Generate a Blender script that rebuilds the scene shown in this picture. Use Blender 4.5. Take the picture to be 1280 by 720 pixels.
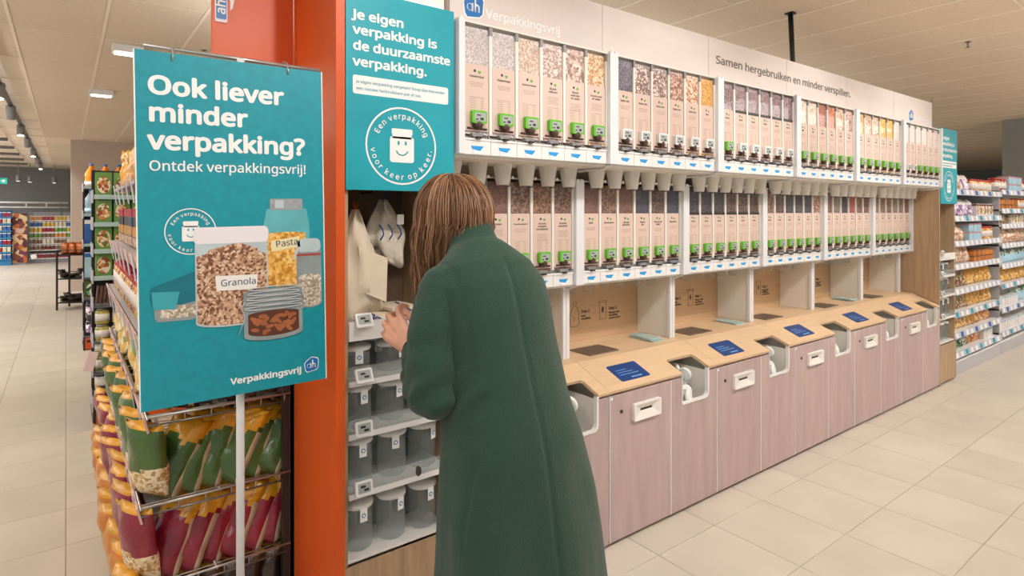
import bpy, bmesh, math, random
from mathutils import Vector, Matrix, noise
random.seed(7)
for o in list(bpy.data.objects): bpy.data.objects.remove(o)
S = bpy.context.scene
COL = S.collection
PI = math.pi
def R(a): return math.radians(a)

# ------------------------------------------------------------------ camera, world, light, exposure
cd = bpy.data.cameras.new('camera'); cam = bpy.data.objects.new('camera', cd); COL.objects.link(cam)
cd.sensor_width = 36; cd.lens = 36*740/1280; cd.shift_y = -95/1280; cd.clip_end = 100; cd.clip_start = .05
cam.location = (0, 0, 1.65); cam.rotation_euler = (R(90), 0, R(-37.0))
S.camera = cam
S.view_settings.view_transform = 'Standard'; S.view_settings.look = 'None'
try: S.cycles.transparent_max_bounces = 32
except Exception: pass
S.view_settings.gamma = 1; S.view_settings.use_curve_mapping = False
S.view_settings.exposure = -0.34
W = bpy.data.worlds.new('world'); S.world = W; W.use_nodes = True
W.node_tree.nodes['Background'].inputs[0].default_value = (.97, .98, 1, 1)
W.node_tree.nodes['Background'].inputs[1].default_value = .75
def area(loc, sx, sy, power, col=(.99, .98, 1), rot=(0, 0, 0), spread=180):
    l = bpy.data.lights.new('unseen_area_light', 'AREA'); l.shape = 'RECTANGLE'; l.size = sx; l.size_y = sy
    l.energy = power; l.color = col; l.spread = R(spread)
    o = bpy.data.objects.new('unseen_area_light', l); COL.objects.link(o); o.location = loc; o.rotation_euler = rot; return o
def spot(loc, target, power, ang=70, rad=.05, col=(1, .97, .94), blend=.6):
    l = bpy.data.lights.new('track_spot', 'SPOT'); l.energy = power; l.color = col; l.spot_size = R(ang); l.spot_blend = blend
    l.shadow_soft_size = rad
    o = bpy.data.objects.new('track_spot', l); COL.objects.link(o); o.location = loc
    o.rotation_euler = (Vector(target)-Vector(loc)).to_track_quat('-Z', 'Y').to_euler(); return o
# luminaires over the aisle in front of the dispensing wall and behind the photographer
area((1.6, .4, 3.1), 3.0, .5, 15)
area((5.0, .3, 3.1), 3.6, .5, 20)
area((-1.2, -1.2, 3.1), 2.5, 1.2, 40)
area((9.5, -.5, 3.1), 5, .6, 70)
area((-1.5, 1.0, 3.1), .6, 2.2, 30)
for x in (1.0, 2.6, 4.2, 5.8):
    spot((x, .55, 3.05), (x, 2.15, 1.1), 82, 95, .05)
for x in (8.0, 10.0):
    spot((x, .1, 3.05), (x, 2.1, 1.0), 70, 80, .07)
for y in (8.6, 10.6, 12.8, 15.2, 18, 21):
    spot((-.6, y, 2.93), (-.3, y+1.0, 0), 150, 110, .06)
spot((-1.2, 2.2, 3.05), (.3, 3.4, .9), 70, 90, .08)
spot((-1.2, 4.6, 3.05), (.3, 5.4, .8), 80, 90, .08)
area((-3.5, 21, 3.1), 2, 6, 300)  # unseen area light added to brighten the far wall
area((-4, 10, 3.1), 1.2, 8, 150)
area((14, 7, 3.1), 6, 2, 120)
# unseen upward area lights added to brighten the ceiling: over the right aisle, the left aisle and the aisle behind the wall
for x, y, sx, sy, p in ((1.0, -.4, 1.6, .3, 26), (4.2, -.6, 3, .3, 50), (8.5, -.8, 4, .3, 80), (13, -1.0, 4, .3, 80), (-1.9, 3.2, .3, 3, 45), (-2.2, 8, .3, 5, 75), (-3, 15, .3, 6, 90), (2.6, 4.3, 3, .3, 45), (6.0, 4.6, 3, .3, 55), (10.5, 6.5, 3, .3, 60)):
    area((x, y, 2.45), sx, sy, p*1.45, rot=(PI, 0, 0))

# ------------------------------------------------------------------ helpers
def lin(h):
    h = h.lstrip('#'); r = [int(h[i:i+2], 16)/255 for i in (0, 2, 4)]
    return [(c/12.92 if c <= .04045 else ((c+.055)/1.055)**2.4) for c in r]
def rgba(h, k=1): return [min(1, c*k) for c in lin(h)]+[1]
def M(name, col, rough=.5, metal=0, var=0, vs=6, stretch=(1, 1, 1), bump=0, bs=None, coat=0, alpha=1, emit=0, trans=0, col2=None, obvar=0, detail=4, sheen=0):
    m = bpy.data.materials.new(name); m.use_nodes = True; nt = m.node_tree; b = nt.nodes['Principled BSDF']
    b.inputs['Base Color'].default_value = rgba(col); b.inputs['Roughness'].default_value = rough; b.inputs['Metallic'].default_value = metal
    b.inputs['Coat Weight'].default_value = coat; b.inputs['Alpha'].default_value = alpha; b.inputs['Transmission Weight'].default_value = trans
    b.inputs['Sheen Weight'].default_value = sheen
    if emit: b.inputs['Emission Color'].default_value = rgba(col); b.inputs['Emission Strength'].default_value = emit
    m.diffuse_color = rgba(col)
    if var or bump or obvar:
        tc = nt.nodes.new('ShaderNodeTexCoord'); oi = nt.nodes.new('ShaderNodeObjectInfo')
        ad = nt.nodes.new('ShaderNodeVectorMath'); ad.operation = 'ADD'
        ml = nt.nodes.new('ShaderNodeMath'); ml.operation = 'MULTIPLY'; ml.inputs[1].default_value = 37
        nt.links.new(oi.outputs['Random'], ml.inputs[0])
        nt.links.new(tc.outputs['Object'], ad.inputs[0]); nt.links.new(ml.outputs[0], ad.inputs[1])
        mp = nt.nodes.new('ShaderNodeMapping'); mp.inputs['Scale'].default_value = stretch
        nt.links.new(ad.outputs[0], mp.inputs[0])
        n = nt.nodes.new('ShaderNodeTexNoise'); n.inputs['Scale'].default_value = vs; n.inputs['Detail'].default_value = detail
        nt.links.new(mp.outputs[0], n.inputs['Vector'])
        if var or obvar:
            rp = nt.nodes.new('ShaderNodeValToRGB'); rp.color_ramp.elements[0].position = .3; rp.color_ramp.elements[1].position = .7
            rp.color_ramp.elements[0].color = rgba(col2) if col2 else rgba(col, 1-var); rp.color_ramp.elements[1].color = rgba(col, 1 if col2 else 1+var)
            nt.links.new(n.outputs[0], rp.inputs[0]); out = rp.outputs[0]
            if obvar:
                hs = nt.nodes.new('ShaderNodeHueSaturation'); mr = nt.nodes.new('ShaderNodeMapRange')
                mr.inputs[3].default_value = 1-obvar; mr.inputs[4].default_value = 1+obvar
                nt.links.new(oi.outputs['Random'], mr.inputs[0]); nt.links.new(mr.outputs[0], hs.inputs['Value']); nt.links.new(out, hs.inputs['Color']); out = hs.outputs[0]
            nt.links.new(out, b.inputs['Base Color'])
        if bump:
            n2 = nt.nodes.new('ShaderNodeTexNoise'); n2.inputs['Scale'].default_value = bs or vs; n2.inputs['Detail'].default_value = 3
            nt.links.new(mp.outputs[0], n2.inputs['Vector'])
            bp = nt.nodes.new('ShaderNodeBump'); bp.inputs['Strength'].default_value = bump; bp.inputs['Distance'].default_value = .01
            nt.links.new(n2.outputs[0], bp.inputs['Height']); nt.links.new(bp.outputs[0], b.inputs['Normal'])
    return m
def MG(name, cols, scale=110, rough=.6, coat=.04, bump=.5, stretch=(1, 1, 1)):
    """granular food or busy print: voronoi cells coloured from a palette"""
    m = bpy.data.materials.new(name); m.use_nodes = True; nt = m.node_tree; b = nt.nodes['Principled BSDF']
    b.inputs['Roughness'].default_value = rough; b.inputs['Coat Weight'].default_value = coat; b.inputs['Coat Roughness'].default_value = .15
    m.diffuse_color = rgba(cols[0])
    tc = nt.nodes.new('ShaderNodeTexCoord'); oi = nt.nodes.new('ShaderNodeObjectInfo'); ad = nt.nodes.new('ShaderNodeVectorMath')
    ml = nt.nodes.new('ShaderNodeMath'); ml.operation = 'MULTIPLY'; ml.inputs[1].default_value = 23
    nt.links.new(oi.outputs['Random'], ml.inputs[0]); nt.links.new(tc.outputs['Object'], ad.inputs[0]); nt.links.new(ml.outputs[0], ad.inputs[1])
    mp = nt.nodes.new('ShaderNodeMapping'); mp.inputs['Scale'].default_value = stretch; nt.links.new(ad.outputs[0], mp.inputs[0])
    v = nt.nodes.new('ShaderNodeTexVoronoi'); v.inputs['Scale'].default_value = scale; nt.links.new(mp.outputs[0], v.inputs['Vector'])
    sp = nt.nodes.new('ShaderNodeSeparateColor'); nt.links.new(v.outputs['Color'], sp.inputs[0])
    rp = nt.nodes.new('ShaderNodeValToRGB'); rp.color_ramp.interpolation = 'CONSTANT'
    els = rp.color_ramp.elements
    while len(els) < len(cols): els.new(.5)
    for i, c in enumerate(cols): els[i].position = i/len(cols); els[i].color = rgba(c)
    nt.links.new(sp.outputs[0], rp.inputs[0]); nt.links.new(rp.outputs[0], b.inputs['Base Color'])
    if bump:
        bp = nt.nodes.new('ShaderNodeBump'); bp.inputs['Strength'].default_value = bump; bp.inputs['Distance'].default_value = .004; bp.invert = True
        nt.links.new(v.outputs['Distance'], bp.inputs['Height']); nt.links.new(bp.outputs[0], b.inputs['Normal'])
    return m
def glass(name, col='#f4f8f8', alpha=.16, rough=.05):
    m = bpy.data.materials.new(name); m.use_nodes = True; nt = m.node_tree; nt.nodes.remove(nt.nodes['Principled BSDF'])
    t = nt.nodes.new('ShaderNodeBsdfTransparent'); t.inputs[0].default_value = rgba(col)
    g = nt.nodes.new('ShaderNodeBsdfGlossy'); g.inputs['Roughness'].default_value = rough
    d = nt.nodes.new('ShaderNodeBsdfDiffuse'); d.inputs[0].default_value = rgba(col)
    lw = nt.nodes.new('ShaderNodeLayerWeight'); lw.inputs[0].default_value = .5; pw = nt.nodes.new('ShaderNodeMath'); pw.operation = 'POWER'; pw.inputs[1].default_value = 4
    f = nt.nodes.new('ShaderNodeMath'); f.operation = 'MULTIPLY_ADD'; f.inputs[1].default_value = .10; f.inputs[2].default_value = .015
    nt.links.new(lw.outputs['Facing'], pw.inputs[0]); nt.links.new(pw.outputs[0], f.inputs[0])
    m1 = nt.nodes.new('ShaderNodeMixShader'); m1.inputs[0].default_value = alpha
    m2 = nt.nodes.new('ShaderNodeMixShader')
    nt.links.new(t.outputs[0], m1.inputs[1]); nt.links.new(d.outputs[0], m1.inputs[2])
    nt.links.new(f.outputs[0], m2.inputs[0]); nt.links.new(m1.outputs[0], m2.inputs[1]); nt.links.new(g.outputs[0], m2.inputs[2])
    nt.links.new(m2.outputs[0], nt.nodes['Material Output'].inputs[0]); m.diffuse_color = rgba(col); return m

class MB:
    def __init__(s): s.v = []; s.f = []; s.m = []; s.mats = []; s.sm = []
    def mi(s, mat):
        if mat not in s.mats: s.mats.append(mat)
        return s.mats.index(mat)
    def add(s, vs, fs, mat, smooth=False, X=None):
        b = len(s.v); k = s.mi(mat)
        s.v += [tuple(X @ Vector(p)) if X else tuple(p) for p in vs]
        for f in fs: s.f.append([i+b for i in f]); s.m.append(k); s.sm.append(smooth)
        return s
    def box(s, x0, x1, y0, y1, z0, z1, mat, X=None):
        vs = [(x, y, z) for x in (x0, x1) for y in (y0, y1) for z in (z0, z1)]
        return s.add(vs, [(0, 1, 3, 2), (4, 6, 7, 5), (0, 4, 5, 1), (2, 3, 7, 6), (0, 2, 6, 4), (1, 5, 7, 3)], mat, False, X)
    def rbox(s, x0, x1, y0, y1, z0, z1, mat, r=.004, X=None):
        """box with chamfered vertical and front edges, via rounded xz outline extruded in y"""
        return s.prism(rrect(x0, z0, x1, z1, r), 'y', y0, y1, mat, X)
    def prism(s, pts, axis, a, b, mat, X=None, smooth=False):
        n = len(pts)
        def p(u, w, t): return (t, u, w) if axis == 'x' else (u, t, w) if axis == 'y' else (u, w, t)
        vs = [p(u, w, a) for u, w in pts]+[p(u, w, b) for u, w in pts]
        fs = [list(range(n))[::-1], list(range(n, 2*n))]+[(i, (i+1) % n, n+(i+1) % n, n+i) for i in range(n)]
        if axis == 'y': fs = [f[::-1] for f in fs]
        return s.add(vs, fs, mat, smooth, X)
    def lathe(s, prof, mat, n=16, X=None, cx=0, cy=0, smooth=True, sy=1):
        vs = []; fs = []
        for r, z in prof:
            for i in range(n):
                a = 2*PI*i/n; vs.append((cx+r*math.cos(a), cy+sy*r*math.sin(a), z))
        for j in range(len(prof)-1):
            for i in range(n): fs.append((j*n+i, j*n+(i+1) % n, (j+1)*n+(i+1) % n, (j+1)*n+i))
        fs.append(list(range(n))[::-1]); fs.append([(len(prof)-1)*n+i for i in range(n)])
        return s.add(vs, fs, mat, smooth, X)
    def tube(s, pts, rad, mat, n=8, X=None, smooth=True, cap=True, flat=1, up=None):
        pts = [Vector(p) for p in pts]; m = len(pts)
        if not hasattr(rad, '__len__'): rad = [rad]*m
        vs = []; fs = []; N = None
        for i, p in enumerate(pts):
            t = (pts[min(i+1, m-1)]-pts[max(i-1, 0)]).normalized()
            if N is None:
                N = Vector(up) if up else (Vector((0, 0, 1)) if abs(t.z) < .9 else Vector((1, 0, 0)))
            N = (N-t*N.dot(t)).normalized(); B = t.cross(N)
            for k in range(n):
                a = 2*PI*k/n; vs.append(p+N*math.cos(a)*rad[i]+B*math.sin(a)*rad[i]*flat)
        for j in range(m-1):
            for k in range(n): fs.append((j*n+k, j*n+(k+1) % n, (j+1)*n+(k+1) % n, (j+1)*n+k))
        if cap: fs.append(list(range(n))[::-1]); fs.append([(m-1)*n+k for k in range(n)])
        return s.add(vs, fs, mat, smooth, X)
    def capsule(s, pts, rad, mat, n=12, flat=1, up=None):
        pts = [Vector(p) for p in pts]
        if not hasattr(rad, '__len__'): rad = [rad]*len(pts)
        t0 = (pts[0]-pts[1]).normalized(); t1 = (pts[-1]-pts[-2]).normalized()
        P = [pts[0]+t0*rad[0]*math.sin(a) for a in (1.45, 1.0, .5)]+pts+[pts[-1]+t1*rad[-1]*math.sin(a) for a in (.5, 1.0, 1.45)]
        Q = [rad[0]*math.cos(a) for a in (1.45, 1.0, .5)]+list(rad)+[rad[-1]*math.cos(a) for a in (.5, 1.0, 1.45)]
        return s.tube(P, Q, mat, n, flat=flat, up=up)
    def ell(s, c, r, mat, n=16, X=None):
        prof = [(math.sin(PI*i/10)+1e-4, -math.cos(PI*i/10)) for i in range(11)]
        T = Matrix.Translation(c) @ Matrix.Diagonal((r[0], r[1], r[2], 1))
        return s.lathe(prof, mat, n, X=(X @ T) if X else T)
    def mesh(s, name):
        me = bpy.data.meshes.new(name); me.from_pydata(s.v, [], s.f)
        for m in s.mats: me.materials.append(m)
        me.polygons.foreach_set('material_index', s.m); me.polygons.foreach_set('use_smooth', s.sm); me.update(); return me
    def build(s, name, parent=None, loc=(0, 0, 0), rot=(0, 0, 0), label=None, bev=0):
        return put(s.mesh(name), name, parent, loc, rot, label, bev)
def put(me, name, parent=None, loc=(0, 0, 0), rot=(0, 0, 0), label=None, bev=0):
    o = bpy.data.objects.new(name, me); COL.objects.link(o); o.parent = parent; o.location = loc; o.rotation_euler = rot
    if label: o['label'] = label
    if bev:
        b = o.modifiers.new('bevel', 'BEVEL'); b.width = bev; b.segments = 2; b.limit_method = 'ANGLE'
    return o
def rrect(x0, z0, x1, z1, r, n=3):
    p = []
    for cx, cz, a0 in ((x1-r, z0+r, -90), (x1-r, z1-r, 0), (x0+r, z1-r, 90), (x0+r, z0+r, 180)):
        for i in range(n+1):
            a = R(a0+90*i/n); p.append((cx+r*math.cos(a), cz+r*math.sin(a)))
    return p
def circ(cx, cz, r, n=24, a0=0): return [(cx+r*math.cos(2*PI*i/n+a0), cz+r*math.sin(2*PI*i/n+a0)) for i in range(n)]
def tag(o, label, cat, group=None, kind=None):
    o['label'] = label; o['category'] = cat
    if group: o['group'] = group
    if kind: o['kind'] = kind
    return o
def thing(name, label, cat, loc=(0, 0, 0), rz=0, group=None, rot=None):
    o = bpy.data.objects.new(name, None); COL.objects.link(o); o.location = loc; o.rotation_euler = rot or (0, 0, rz); o.empty_display_size = .1
    return tag(o, label, cat, group)
def kids(o): return [c for c in COL.objects if c.parent == o]
CH = {}
def dup(o, parent=None, loc=None, rot=None, label=None, group=None, tree=None):
    """copy a thing and its parts; tree caches the children lists"""
    c = o.copy(); COL.objects.link(c); c.parent = parent
    if loc is not None: c.location = loc
    if rot is not None: c.rotation_euler = rot
    if label: c['label'] = label
    if group: c['group'] = group
    if o.name not in CH: CH[o.name] = [k for k in bpy.data.objects if k.parent == o]
    for k in CH[o.name]: dup(k, c)
    return c
_tc = {}
try: FONT = bpy.data.fonts.load(bpy.utils.resource_path('LOCAL')+'/datafiles/fonts/NotoSansHebrew-Regular.woff2')
except Exception: FONT = None
def tmesh(text, size, mat, bold=0, align='LEFT', space=1, depth=.0004, line=1):
    key = (text, size, mat.name, bold, align, space, depth)
    if key in _tc: return _tc[key]
    cu = bpy.data.curves.new('t', 'FONT'); cu.body = text; cu.size = size; cu.align_x = align
    cu.space_character = space
    if FONT: cu.font = FONT
    cu.space_line = line; cu.extrude = depth; cu.resolution_u = 2
    ob = bpy.data.objects.new('t', cu); COL.objects.link(ob)
    me = bpy.data.meshes.new_from_object(ob.evaluated_get(bpy.context.evaluated_depsgraph_get()))
    bpy.data.objects.remove(ob)
    if bold:   # embolden: the outline repeated a hair's breadth around itself
        vs = [v.co.copy() for v in me.vertices]; fs_ = [list(p.vertices) for p in me.polygons]; mb = MB(); r = bold*size
        for i in range(8):
            mb.add(vs, fs_, mat, False, Matrix.Translation((r*math.cos(PI*i/4), r*math.sin(PI*i/4), .00002*i)))
        me = mb.mesh('lettering')
    me.materials.clear(); me.materials.append(mat); me.name = 'lettering'
    _tc[key] = me; return me
FR = (R(90), 0, 0)          # stands upright, reads from -y
def text(t, size, mat, parent, x, y, z, bold=0, align='LEFT', name='lettering', space=1, rot=FR, line=1, depth=.0004, sx=1, w=0):
    me = tmesh(t, size, mat, bold, align, space, depth, line); o = put(me, name, parent, (x, y, z), rot)
    if w: xs = [v.co.x for v in me.vertices]; sx = w/(max(xs)-min(xs))
    o.scale = (sx, 1, 1); return o
def ringtext(t, rad, size, mat, parent, cx, y, cz, mid, span, top=True, bold=.02, name='round_lettering'):
    """characters set round a circle, joined into one lettering mesh"""
    mb = MB(); n = len(t)
    wd = [(.45 if ch in 'il.j' else .45 if ch == ' ' else .7 if ch in 'rt' else 1) for ch in t]; tot = sum(wd); acc = 0
    for i, ch in enumerate(t):
        f = (acc+wd[i]/2)/tot; acc += wd[i]
        if ch == ' ': continue
        a = mid+(.5-f)*span if top else mid+(f-.5)*span
        a = R(a); me = tmesh(ch, size, mat, bold, 'CENTER')
        rr = rad if top else rad+size*.7
        T = Matrix.Translation((cx+rr*math.cos(a), y, cz+rr*math.sin(a))) @ Matrix.Rotation(-(a-PI/2) if top else -(a+PI/2), 4, 'Y') @ Matrix.Rotation(PI/2, 4, 'X')
        mb.add([v.co.copy() for v in me.vertices], [list(p.vertices) for p in me.polygons], mat, False, T)
    return mb.build(name, parent)
ORD = 'first second third fourth fifth sixth seventh eighth ninth tenth eleventh twelfth thirteenth fourteenth fifteenth sixteenth seventeenth eighteenth nineteenth twentieth'.split()
def remesh(mb, voxel, smooth=4, name='m', mat=None):
    me = mb.mesh(name); ob = bpy.data.objects.new('t', me); COL.objects.link(ob)
    r = ob.modifiers.new('r', 'REMESH'); r.mode = 'VOXEL'; r.voxel_size = voxel; r.use_smooth_shade = True
    if smooth: k = ob.modifiers.new('s', 'SMOOTH'); k.iterations = smooth; k.factor = .5
    out = bpy.data.meshes.new_from_object(ob.evaluated_get(bpy.context.evaluated_depsgraph_get()))
    bpy.data.objects.remove(ob); out.materials.clear(); out.materials.append(mat or mb.mats[0]); out.name = name
    for p in out.polygons: p.material_index = 0; p.use_smooth = True
    return out

# ------------------------------------------------------------------ materials
m_white = M('white_plastic', '#e9e8e6', .35)
m_whitem = M('white_painted_board', '#e6e2da', .55)
m_post = M('white_metal', '#e2e3e6', .3)
m_grey = M('grey_plastic', '#8b8b8d', .4)
m_dark = M('dark_plastic', '#2a2624', .4)
m_black = M('black', '#141414', .5)
m_brown = M('dark_brown_plastic', '#4a332a', .35)
m_teal = M('teal_print', '#08a0b0', .45, var=.06, vs=5)
m_teal2 = M('teal_poster_print', '#0b93a2', .45, var=.07, vs=40, detail=8)
m_print = M('white_print', '#f1f1ef', .5)
m_orange = M('orange_lacquer', '#d9591c', .42, var=.04, vs=3)
m_orange2 = M('orange_edge', '#b9430f', .42)
m_pink = M('pink_wood_veneer', '#b9a3a0', .5, var=.10, vs=3.2, stretch=(6, 6, .8), bump=.08, bs=12, obvar=.03)
m_head = M('pale_wood_board', '#e2d6cf', .45, var=.06, vs=2.2, stretch=(1, 1, 3), obvar=.015)
m_birch = M('birch_plywood', '#dfc09b', .42, var=.06, vs=4, stretch=(1, 12, 12), obvar=.015)
m_birchb = M('birch_back_panel', '#c9a883', .5, var=.05, vs=4, stretch=(1, 12, 12))
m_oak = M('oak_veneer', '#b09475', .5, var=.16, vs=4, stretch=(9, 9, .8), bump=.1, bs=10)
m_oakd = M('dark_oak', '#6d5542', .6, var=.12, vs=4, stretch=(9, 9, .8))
m_screen = M('blue_screen', '#0c3d80', .3, emit=.06)
m_screenl = M('pale_blue_pixels', '#6fa8e0', .3, emit=.1)
m_steel = M('brushed_steel', '#8f867e', .42, .8, var=.06, vs=30, stretch=(1, 20, 1))
m_greeng = M('teal_edged_glass', '#c4e2df', .12, alpha=.75)
m_clear = glass('clear_acrylic', '#eef1f1', .14)
m_pane = glass('clear_dispenser_wall', '#ffffff', .012)
m_glassj = glass('clear_jar_plastic', '#eef2f2', .14)
m_card = M('pink_label_card', '#d9bfb2', .55)
m_ink = M('label_ink', '#6b5a50', .6)
m_inkd = M('black_ink', '#2e2926', .6)
m_inkl = M('faint_label_ink', '#b39a8a', .6)
m_leaf = M('leaf_green_print', '#67b03a', .5)
m_lime = M('lime_plastic', '#67bb2b', .35)
m_lcd = M('grey_display', '#a9b0ad', .3)
m_blue = M('blue_print', '#1f9be0', .4)
m_navy = M('logo_blue', '#1f70b8', .4)
m_floor = M('beige_floor_tile', '#cec6b9', .38, var=.07, vs=2.2, bump=.02, bs=30, obvar=.025, detail=6)
m_grout = M('floor_grout', '#ada294', .8)
m_ceil = M('mineral_ceiling_tile', '#dccab2', .9, var=.06, vs=60, bump=.1, bs=120)
m_ceilb = M('ceiling_runner', '#efe0cc', .7)
m_wall = M('grey_wall', '#8d8f8d', .8)
m_cream = M('cream_wall', '#cdbcae', .8)
m_skin = M('skin', '#d29a80', .5, var=.06, vs=40, bump=.05, bs=200)
m_coat = M('green_wool', '#234435', .95, var=.0, col2='#07130d', vs=150, bump=.45, bs=260, detail=3, sheen=.15)
for nd in m_coat.node_tree.nodes:
    if nd.type == 'VALTORGB': nd.color_ramp.elements[0].position = .40; nd.color_ramp.elements[1].position = .62
m_knit = M('dark_green_knit', '#17211b', .9, bump=.5, bs=150)
m_lid = M('white_lid', '#efefed', .35)
m_cloth = M('natural_cotton', '#d8cab4', .9, bump=.25, bs=300, var=.05, vs=12)
m_net = M('off_white_muslin', '#cfc6b6', .95, bump=.4, bs=200, var=.1, vs=20)
m_string = M('blue_cord', '#1d3f86', .7)
m_paper = M('pinkish_price_card', '#dcb9ae', .5)
m_paperw = M('pale_lilac_price_strip', '#c9c6d6', .5)
m_rail = M('pale_blue_grey_rail', '#bfc3d2', .4)
m_shelf = M('pale_grey_shelf', '#b9b9bd', .5)
m_wire = M('chrome_wire', '#b8b6b2', .3, .7)
# ------------------------------------------------------------------ setting: floor, ceiling, walls
fc, fs = .602, .7985
def scr(x, y, z):
    d = fc*x+fs*y
    if d < .3: return None
    return 640+740*(fs*x-fc*y)/d, 265-740*(z-1.65)/d, d
def struct(o): o['kind'] = 'structure'; return o
X0, X1, Y0, Y1 = -7.5, 26.0, -7.0, 34.0
floor = struct(MB().box(X0, X1, Y0, Y1, -.08, -.004, m_grout).build('floor'))
T = .455; cells = []
for i in range(int(X0/T), int(X1/T)):
    for j in range(int(Y0/T), int(Y1/T)):
        x, y = i*T+.0, j*T+.028
        q = scr(x+T/2, y+T/2, 0); hid = (.8 < x+T/2 < 7.0 and 2.15 < y+T/2 < 12)
        vis = q and -40 < q[0] < 1320 and q[1] < 760 and not hid
        cells.append((q[2] if vis else 999, x, y))
cells.sort(key=lambda c: c[0])
def tile_top(mb, x, y, w, h, z0, z1, mat, g):
    a, b, c, d = x+g, x+w-g, y+g, y+h-g; e = .0015
    vs = [(a, c, z0), (b, c, z0), (b, d, z0), (a, d, z0), (a+e, c+e, z1), (b-e, c+e, z1), (b-e, d-e, z1), (a+e, d-e, z1)]
    mb.add(vs, [(0, 1, 5, 4), (1, 2, 6, 5), (2, 3, 7, 6), (3, 0, 4, 7), (4, 5, 6, 7)], mat)
mb = MB(); tile_top(mb, 0, 0, T, T, -.004, 0, m_floor, .0016); tm = mb.mesh('floor_tile')
rest = MB()
for k, (d, x, y) in enumerate(cells):
    if k < 300 and d < 900: put(tm, 'floor_tile', floor, (x, y, 0))
    else: tile_top(rest, x, y, T, T, -.004, 0, m_floor, .0016)
rest.build('floor_tile_field', floor)['kind'] = 'stuff'
CZ = 3.15
ceiling = struct(MB().box(X0, X1, Y0, Y1, CZ+.02, CZ+.1, m_ceilb).build('ceiling'))
cells = []
CX, CY = .6, 1.25
for i in range(int(X0/CX), int(X1/CX)):
    for j in range(int(Y0/CY), int(Y1/CY)):
        x, y = i*CX+.25, j*CY-.04
        q = scr(x+CX/2, y+CY/2, CZ); vis = q and -60 < q[0] < 1340 and q[1] > -90 and not (x < -.9 and y > 7.2)
        if vis and .5 < x < 6.2 and y > 3.5: vis = False
        cells.append((q[2] if vis else 999, x, y))
cells.sort(key=lambda c: c[0])
def ctile(mb, x, y):
    a, b, c, d = x+.009, x+CX-.009, y+.003, y+CY-.003; e = .003
    vs = [(a, c, CZ+.02), (b, c, CZ+.02), (b, d, CZ+.02), (a, d, CZ+.02), (a+e, c+e, CZ), (b-e, c+e, CZ), (b-e, d-e, CZ), (a+e, d-e, CZ)]
    mb.add(vs, [(4, 5, 1, 0), (5, 6, 2, 1), (6, 7, 3, 2), (7, 4, 0, 3), (7, 6, 5, 4)], m_ceil)
mb = MB(); ctile(mb, 0, 0); tm = mb.mesh('ceiling_tile'); rest = MB()
for k, (d, x, y) in enumerate(cells):
    if x < -.9 and y > 7.2: continue
    if k < 300 and d < 900: put(tm, 'ceiling_tile', ceiling, (x, y, 0))
    else: ctile(rest, x, y)
rest.build('ceiling_tile_field', ceiling)['kind'] = 'stuff'
run = MB().box(-.011, .011, Y0, Y1, CZ-.004, CZ+.006, m_ceilb).mesh('ceiling_runner')
for i in range(int(X0/CX), int(X1/CX)):
    put(run, 'ceiling_runner', ceiling, (i*CX+.25, 0, 0))
run = MB().box(X0, X1, -.004, .004, CZ-.002, CZ+.006, m_ceilb).mesh('ceiling_cross_runner')
for j in range(int(Y0/CY), int(Y1/CY)):
    put(run, 'ceiling_cross_runner', ceiling, (0, j*CY-.04, 0))
struct(MB().box(X0, X1, Y1, Y1+.2, -.08, CZ+.1, m_wall).build('wall_back'))
# front and left walls left out to admit world light; mullions made up
for i in range(12): struct(MB().box(X0+i*3, X0+i*3+.1, Y0-.1, Y0, 0, CZ, m_post).build(f'trim_{i+1}'))
for i in range(14): struct(MB().box(X0-.1, X0, Y0+3+i*2.9, Y0+3.1+i*2.9, 0, CZ, m_post).build(f'trim_{i+13}'))
struct(MB().box(X1, X1+.2, Y0, Y1, -.08, CZ+.1, m_wall).build('wall_right'))
o = MB().box(.08, 2.2, 15.3, 16.2, 0, CZ+.02, m_cream).build('wall_pillar'); struct(o)
o = MB().box(12.2, 14, .6, 2.9, 0, CZ+.02, m_wall).build('wall_partition'); struct(o)
o = MB().box(X0, .1, 26.0, 26.2, 0, CZ+.02, m_wall).build('wall_rear'); struct(o)
for k in range(9):
    y = 7.8+k*1.9
    MB().tube([(X0, y, CZ-.06), (-.92, y, CZ-.06)], .035, m_grey, 8).build('ceiling_pipe', ceiling)

# ------------------------------------------------------------------ logo parts
def logo(parent, cx, y, cz, s, blue=None):
    """blue leaning house tag with white 'ah' strokes"""
    blue = blue or m_navy
    pts = [(-.42, -.36), (-.30, -.5), (.30, -.42), (.45, -.28), (.5, .28), (.40, .42), (.0, .52), (-.38, .26), (-.48, .1)]
    w = MB(); w.prism([(cx+p[0]*s*1.12, cz+p[1]*s*1.12) for p in pts], 'y', y-.0006, y, m_print); w.build('logo_border', parent)
    MB().prism([(cx+p[0]*s, cz+p[1]*s) for p in pts], 'y', y-.0012, y, blue).build('logo_tag', parent)
    t = MB(); rr = .045*s; Y = y-.0016
    ring = [(cx-.2*s+.13*s*math.cos(a), Y, cz-.08*s+.15*s*math.sin(a)) for a in [2*PI*i/12 for i in range(13)]]
    t.tube(ring, rr, m_print, 4, flat=.3, cap=False, up=(0, 1, 0))
    t.tube([(cx-.06*s, Y, cz+.1*s), (cx-.06*s, Y, cz-.25*s)], rr, m_print, 4)
    t.tube([(cx+.08*s, Y, cz+.34*s), (cx+.08*s, Y, cz-.24*s)], rr, m_print, 4)
    t.tube([(cx+.08*s, Y, cz), (cx+.16*s, Y, cz+.07*s), (cx+.26*s, Y, cz+.02*s), (cx+.27*s, Y, cz-.24*s)], rr, m_print, 4)
    t.build('logo_letters', parent)
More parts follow.
